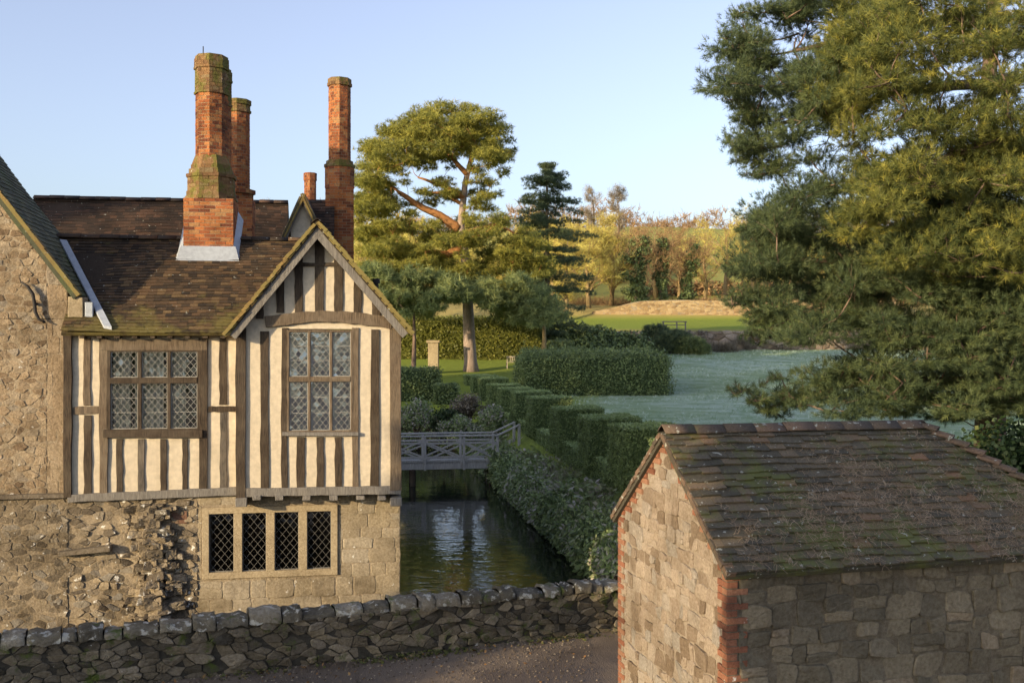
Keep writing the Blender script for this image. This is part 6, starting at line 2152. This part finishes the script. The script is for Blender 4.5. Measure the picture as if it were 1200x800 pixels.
# low sweeping boughs of a softer, bluer pine under it
D = 74.0
SB2 = T(484, 432, D); SB2.z = height(SB2.x, D) - 0.2
cl = clumps_in([(420, 312), (470, 318), (545, 326), (560, 345), (520, 362), (470, 372), (425, 380), (418, 340)], (71, 77), 70, (0.4, 1.2), SB2, 0.8, mind=0.45)
crown_tree('young_pine', 'low soft green pine spreading behind the gable roof', SB2, [(0, 0, 0), (0.1, 0, 3), (0, 0.2, 6.5)], 0.22, cl, NEEDLE_F, 'softpine', 'bark', dens=27, limb_r=0.04, sc=(0.7, 1.4), inner=0.1)
D = 76.0
SB3 = T(637, 426, D); SB3.z = height(SB3.x, D) - 0.2
cl = clumps_in([(565, 330), (590, 322), (615, 325), (640, 352), (650, 376), (630, 385), (590, 372), (562, 352)], (73, 79), 60, (0.4, 1.2), SB3, 0.8, mind=0.45)
crown_tree('young_pine', 'bluish soft pine with a pale slim trunk behind the block hedge', SB3, [(0, 0, 0), (0.05, 0, 3), (-0.1, 0.1, 6.5)], 0.26, cl, NEEDLE_F, 'softpine', 'goldbark', dens=27, limb_r=0.04, sc=(0.7, 1.4), inner=0.1)

# ---- the layered fir
D = 94.0
FB = T(641, 420, D); FB.z = height(FB.x, D) - 0.3
ftop = T(641, 192, D).z - FB.z
cl = []
tiers = [(196, 6, 8, 0.55), (206, 16, 22, 0.7), (216, 26, 30, 0.8), (228, 32, 38, 0.9), (240, 34, 40, 0.9), (252, 40, 44, 0.8), (264, 34, 50, 0.8), (277, 40, 56, 0.75), (292, 36, 42, 0.7), (306, 38, 50, 0.7), (322, 34, 56, 0.7), (340, 30, 50, 0.7), (358, 34, 66, 0.65), (374, 36, 70, 0.6), (388, 30, 50, 0.5)]
for (y, l, r_, rz) in tiers:
    for ang in np.linspace(0, 2 * PI, 8)[:-1]:
        if R.random() < 0.06: continue
        a = ang + R.uniform(-0.3, 0.3)
        jz = R.uniform(-0.45, 0.45)
        ext = (l if math.cos(a) < 0 else r_) / 1200 * D * R.uniform(0.75, 1.05)
        for f in (0.3, 0.6, 0.85, 1.0):
            x, yy = math.cos(a) * ext * f, math.sin(a) * ext * f * 0.8
            zz = EYE + (400 - y) / 1200 * D - FB.z - 0.10 * ext * f + R.uniform(-0.2, 0.2) + jz
            s_ = 0.5 + 0.25 * (1 - f)
            if ext < 1.0 and f > 0.7: continue
            cl.append((x, yy, zz, s_ * (1.1 if y < 280 else 1.3), s_ * (1.1 if y < 280 else 1.3), rz * (0.36 if y < 270 else 0.33)))
crown_tree('layered_fir', 'dark blue green fir with flat layered branches in the middle', FB, [(0, 0, 0), (0, 0, ftop * 0.5), (0, 0, ftop)], 0.34, cl, NEEDLE_F, 'bluefir', 'greybark', dens=42, limb_r=0.03, sc=(0.4, 0.8), inner=0.2, up=0.1)


# ---- bare winter trees
def bare_tree(name, label, px, py_base, py_top, d, spread, mat, bark, n=260, group=None, trunk=0.22, tmpl=TWIG_F, shape=1.0, sc=(0.7, 1.3), cat='bare tree', base_z=None, low=0.3):
    b = T(px, py_base, d)
    b.z = height(b.x, d) - 0.3 if base_z is None else base_z
    H = T(px, py_top, d).z - b.z
    Wd = spread / 1200 * d
    t = empty(name, b, 0, label, cat, group)
    mb, lm = MB(), MB()
    tp = [Vector((0, 0, 0)), Vector((R.uniform(-.2, .2), 0, H * 0.25)), Vector((R.uniform(-.4, .4), R.uniform(-.3, .3), H * 0.55)), Vector((R.uniform(-.4, .4), 0, H * 0.85))]
    mb.tube(tp, [trunk * 1.2, trunk, trunk * 0.6, trunk * 0.15], 7)
    mb.build('trunk', M[bark], t, True)
    ends = []
    for i in range(22):
        f = R.uniform(low, 0.85)
        k = min(2, int(f / 0.85 * 3)); k = 0 if f < 0.25 else (1 if f < 0.55 else 2)
        lo_, hi_ = (0, .25) if k == 0 else ((.25, .55) if k == 1 else (.55, .85))
        o = tp[k].lerp(tp[k + 1], (f - lo_) / (hi_ - lo_))
        a = R.uniform(0, 2 * PI)
        rad = Wd * R.uniform(0.55, 1.0) * (1 - shape * 0.75 * max(0, f - 0.3))
        e = Vector((math.cos(a) * rad, math.sin(a) * rad, min(H * 0.97, o.z + rad * R.uniform(0.5, 1.1))))
        pp = limb_path(o, e, -0.12, 5, 0.08)
        r0 = trunk * 0.42 * (1.2 - f)
        lm.tube(pp, [r0 * (1 - 0.85 * j / 5) for j in range(6)], 5)
        for j in range(1, 6): ends.append((pp[j], (pp[j] - pp[j - 1]).normalized()))
        for q in range(4):
            s_ = pp[R.randint(1, 4)]
            e2 = s_ + (e - o).normalized() * rad * R.uniform(0.2, 0.5) + Vector((R.uniform(-1, 1), R.uniform(-1, 1), R.uniform(-0.2, 1))) * rad * 0.35
            p2 = limb_path(s_, e2, -0.05, 3, 0.1)
            lm.tube(p2, [r0 * 0.35, r0 * 0.25, r0 * 0.15, r0 * 0.04], 4)
            ends += [(p2[k_], (e2 - s_).normalized()) for k_ in (1, 2, 3)]
    ends.append((tp[3], Vector((0, 0, 1))))
    lm.build('limbs', M[bark], t, True)
    idx = NR.integers(0, len(ends), n)
    P = np.array([ends[i][0][:] for i in idx]) + NR.normal(0, 0.25, (n, 3))
    A = np.array([ends[i][1][:] for i in idx]) + NR.normal(0, 0.35, (n, 3)) + np.array([0, 0, 0.35])
    scatter('crown', tmpl, P, A, NR.uniform(*sc, n), NR.uniform(0, 1, n), M[mat], t)
    return t


GB = 'bare golden trees at the field edge'
gold_specs = [(648, 376, 268, 150, 30, 'twig', 'golden leafless tree half hidden by the layered fir'),
              (706, 352, 252, 190, 22, 'twig', 'golden tree on the slope under the two pale poplars'),
              (738, 346, 258, 190, 22, 'browntwig', 'brown bare tree behind the darkest ivy clad trunk'),
              (664, 372, 262, 128, 30, 'twig', 'leafless golden willow nearest to the layered fir'),
              (690, 368, 268, 136, 32, 'twig', 'broad leafless golden tree rising left of the ivy clad trunks'),
              (716, 362, 272, 140, 30, 'twig', 'golden twiggy tree just left of the darkest ivy clad trunk'),
              (850, 345, 250, 150, 46, 'twig', 'tall pale barked leafless tree lit gold beside the pine boughs'),
              (826, 344, 268, 158, 30, 'twig', 'slender golden bare tree left of the tall pale barked one'),
              (882, 350, 262, 150, 34, 'twig', 'golden bare tree showing through the tips of the pine boughs'),
              (610, 380, 280, 132, 36, 'twig', 'golden bare tree glimpsed between the Scots pine and the fir'),
              (768, 352, 262, 165, 30, 'browntwig', 'brown bare tree between the two nearest ivy clad trunks'),
              (796, 350, 266, 165, 30, 'browntwig', 'thin brown bare tree over the rightmost ivy clad trunk'),
              (450, 385, 300, 120, 40, 'browntwig', 'brown bare tree low behind the gable roof and the Scots pine'),
              (925, 352, 270, 150, 40, 'twig', 'golden bare tree behind the middle of the pine boughs'),
              (975, 355, 280, 146, 40, 'twig', 'golden bare tree deep behind the pine boughs to the right')]
for (px, yb, yt, d, sp, mt, lb) in gold_specs:
    bare_tree('bare_tree', lb, px, yb, yt, d, sp, mt, 'goldbark', 200 if 735 < px < 800 else (230 if 820 < px < 890 else 430), 'bare trees below the field', 0.30, TWIG_F, 0.6, (0.5, 1.05), low=0.12)
for (px, yt, lb) in ((695, 212, 'tall pale leafless poplar on the ridge, left of the pair'), (724, 213, 'tall pale leafless poplar on the ridge, right of the pair')):
    bare_tree('bare_poplar', lb, px, 262, yt, 225, 13, 'greytwig', 'greybark', 620, 'poplars on the ridge', 0.3, TWIG_F, 0.55, (0.45, 0.85), low=0.2)
bare_tree('bare_tree', 'small distant leafless tree seen over the back roof beside the chimneys', 306, 262, 222, 150, 15, 'greytwig', 'greybark', 200, None, 0.25, TWIG_F, 0.9, (0.5, 0.9))

# ivy clad trunks
for (px, yt, yb, w, d, lb) in ((745, 282, 357, 19, 138, 'thick dark ivy clad tree above the golden garden wall'), (775, 285, 355, 9, 140, 'narrow ivy clad trunk in the middle of three'), (800, 290, 355, 11, 142, 'leaning ivy clad trunk right of the other two')):
    b = T(px, yb, d); b.z = height(b.x, d) - 0.2
    H = T(px, yt, d).z - b.z
    t = empty('ivy_clad_tree', b, 0, lb, 'tree', 'ivy clad trunks')
    lean = 1.2 if px == 800 else 0.2
    mb = MB(); mb.tube([(0, 0, 0), (lean * 0.4, 0, H * 0.5), (lean, 0, H)], [0.35, 0.28, 0.1], 7)
    for k in range(6):
        z_ = H * R.uniform(0.3, 0.8); mb.tube(limb_path((lean * z_ / H, 0, z_), (lean * z_ / H + R.uniform(-2, 2), R.uniform(-1, 1), z_ + R.uniform(1.5, 3)), -0.1), [0.09 * (1 - i / 7) for i in range(7)], 5)
    mb.build('trunk', M['greybark'], t, True)
    P, A = [], []
    for k in range(14):
        f = k / 13; rw = w / 1200 * d * (0.70 + 0.30 * math.sin(f * 3.0)) * R.uniform(0.45, 1.1)
        p, a = ellipsoid_pts((lean * f + R.uniform(-.6, .6) * rw, R.uniform(-.3, .3), 0.4 + f * H * 0.95), (rw, rw * 0.8, H * 0.09), int(60 * (0.6 + rw)), 0.4)
        P.append(p); A.append(a)
    P, A = np.concatenate(P), np.concatenate(A)
    scatter('ivy', LEAF_L, P, A + NR.normal(0, 0.4, A.shape), NR.uniform(1.0, 1.8, len(P)), NR.uniform(0, 0.75, len(P)), M['yew'], t)
    bare = [(Vector((lean, 0, H * 0.9)), Vector((0, 0, 1)))]
    n = 170
    P = np.array([[lean, 0, H * 0.78]]) + NR.normal(0, 1, (n, 3)) * np.array([1.7, 1.0, 1.9]); scatter('twigs', TWIG_F, P, np.tile([[0, 0, 1.0]], (n, 1)) + NR.normal(0, 0.5, (n, 3)), NR.uniform(0.6, 1.1, n), NR.uniform(0, 1, n), M['browntwig'], t)

# scrub along the foot of the field and the hedge on the slope
n = 1500
x = NR.uniform(8, 75, n); P = np.stack([x, 143 + NR.normal(0, 1.6, n), np.zeros(n)], 1); P[:, 2] = [height(a, b) + R.uniform(-0.3, 0.3) for a, b in P[:, :2]]
tag(scatter('scrub_undergrowth', TWIG_F, P, np.tile([[0, 0, 1.0]], (n, 1)) + NR.normal(0, 0.4, (n, 3)), NR.uniform(0.5, 1.1, n), NR.uniform(0, 1, n), M['browntwig']), 'brown scrubby undergrowth along the foot of the field', 'undergrowth', None, 'stuff')
n = 1500
x = NR.uniform(20, 80, n); P = np.stack([x, 168 + NR.normal(0, 0.8, n), np.zeros(n)], 1); P[:, 2] = [height(a, b) + R.uniform(0.2, 2.2) for a, b in P[:, :2]]
fh = scatter('field_hedge', LEAF_L, P, np.tile([[0, -0.3, 1.0]], (n, 1)) + NR.normal(0, 0.5, (n, 3)), NR.uniform(1.8, 3.2, n), NR.uniform(0, 1, n), M['browntwig'])
tag(fh, 'dark brown field hedge crossing the foot of the green slope', 'hedge')
# the wood on the ridge
n = 5200
x = NR.uniform(-190, 260, n); y = 322 + NR.uniform(0, 60, n)
crn = 6.0 + 2.5 * np.sin(x * 0.085) + 2 * np.sin(x * 0.21 + 1) + 1.2 * np.sin(x * 0.5)
h_ = NR.uniform(0.0, 1.0, n) ** 0.7 * np.clip(crn, 3, 14)
P = np.stack([x, y, [height(a, b) for a, b in zip(x, y)] + h_], 1)
tag(scatter('ridge_woods', TWIG_FF, P, np.tile([[0, 0, 1.0]], (n, 1)) + NR.normal(0, 0.45, (n, 3)), NR.uniform(0.9, 1.9, n), NR.uniform(0, 1, n), M['browntwig']), 'brown leafless wood along the ridge above the field', 'wood', None, 'stuff')
# golden copse on the left slope behind the pines
n = 4200
x = NR.uniform(-70, 12, n); y = NR.uniform(150, 200, n)
h_ = NR.uniform(0, 1, n) ** 0.8 * (9 + 3 * np.sin(x * 0.22) + 1.5 * np.sin(x * 0.6))
P = np.stack([x, y, [height(a, b) for a, b in zip(x, y)] + h_], 1)
tag(scatter('golden_copse_woods', TWIG_FF, P, np.tile([[0, 0, 1.0]], (n, 1)) + NR.normal(0, 0.45, (n, 3)), NR.uniform(0.6, 1.2, n), NR.uniform(0, 1, n), M['twig']), 'golden leafless copse on the slope behind the pines', 'wood', None, 'stuff')

# ------------------------------------------------------------------ unseen block and trees added left of the frame to cast shade
st = empty('shade_block', (-28, -11.5, 0), 0.0, 'unseen long low block added to shade the road and roadside wall', 'shade caster')
mb = MB(); mb.box(-2.5, 2.5, -11, 9, -0.5, 4.2); mb.build('wall', M['rubble'], st)
mb = MB(); mb.add([(-2.9, -11.3, 4.0), (2.9, -11.3, 4.0), (0, -11.3, 6.9), (-2.9, 9.3, 4.0), (2.9, 9.3, 4.0), (0, 9.3, 6.9)], [(0, 1, 2), (5, 4, 3), (0, 3, 4, 1), (1, 4, 5, 2), (2, 5, 3, 0)]); mb.build('roof', M['tile'], st)


def shade_tree(label, base, H, Rad, z0, n, mat='yew', cat='tree', boughs=()):  # unseen evergreen added as a shade caster; boughs close gaps in its shadow
    t = empty('shade_evergreen', base, 0, label, cat)
    mb = MB(); mb.tube([(0, 0, -0.4), (0.1, 0, H * 0.5), (0, 0, H * 0.95)], [0.4, 0.28, 0.05], 8); mb.build('trunk', M['bark'], t, True)
    P, A = [], []
    for k in range(26):
        f = R.random(); rr = Rad * (1 - 0.7 * f) * R.uniform(0.4, 0.8); a_ = R.uniform(0, 2 * PI)
        p, a = ellipsoid_pts((math.cos(a_) * Rad * (1 - f) * 0.55, math.sin(a_) * Rad * (1 - f) * 0.55, z0 + f * (H - z0)), (rr, rr, rr * 0.8), max(1, n // 26), 0.2)
        P.append(p); A.append(a)
    for (bx, by, bz, br_) in boughs:
        p, a = ellipsoid_pts((bx, by, bz), (br_, br_, br_ * 0.8), 260, 0.1); P.append(p); A.append(a)
        mb = MB(); mb.tube(limb_path((0, 0, bz - 0.6), (bx, by, bz), 0.0), [0.08 * (1 - i / 7) for i in range(7)], 5); mb.build('bough', M['bark'], t, True)
    P, A = np.concatenate(P), np.concatenate(A)
    scatter('crown', LEAF_L, P, A + NR.normal(0, 0.4, A.shape), NR.uniform(1.6, 2.6, len(P)), NR.uniform(0, 1, len(P)), M[mat], t)


shade_tree('unseen slim evergreen added beside the viewpoint to shade the shed', (-8.2, -0.75, 0), 13.0, 1.45, 2.6, 4200, boughs=((0, 1.15, 4.2, 0.6), (0, 1.15, 5.1, 0.6), (0, 1.2, 5.9, 0.65), (0, 0.6, 3.6, 0.7), (0, 1.9, 6.6, 0.75), (0, 2.75, 7.2, 0.7), (0, 1.6, 7.6, 0.9), (0, 2.4, 8.1, 0.8), (0, 3.3, 7.7, 0.55)))  # added tree, boughs placed so its shadow covers the shed wall and roof
shade_tree('unseen tall evergreen added to shade the near bank and pine', (-22.0, -0.3, 0), 17.0, 3.0, 1.0, 6500, boughs=((0, 1.8, 5.2, 0.9), (0, 1.9, 6.3, 0.95), (0, 1.9, 7.3, 0.95), (0, 1.8, 8.3, 0.9), (0, 1.2, 4.4, 0.9)))
for i, yy in enumerate((10, 19, 28, 37, 2)):  # row added out of view to keep sun off the lawn and hedges
    shade_tree(('first', 'second', 'third', 'fourth', 'southernmost')[i] + ' unseen evergreen of the row added to shade the lawn', (-45 + 1.5 * (i % 2), yy, 0), 18 if yy > 30 else (27 if yy > 15 else 22.5), 7.5 if yy > 30 else 10.0, 1.0, 7000)
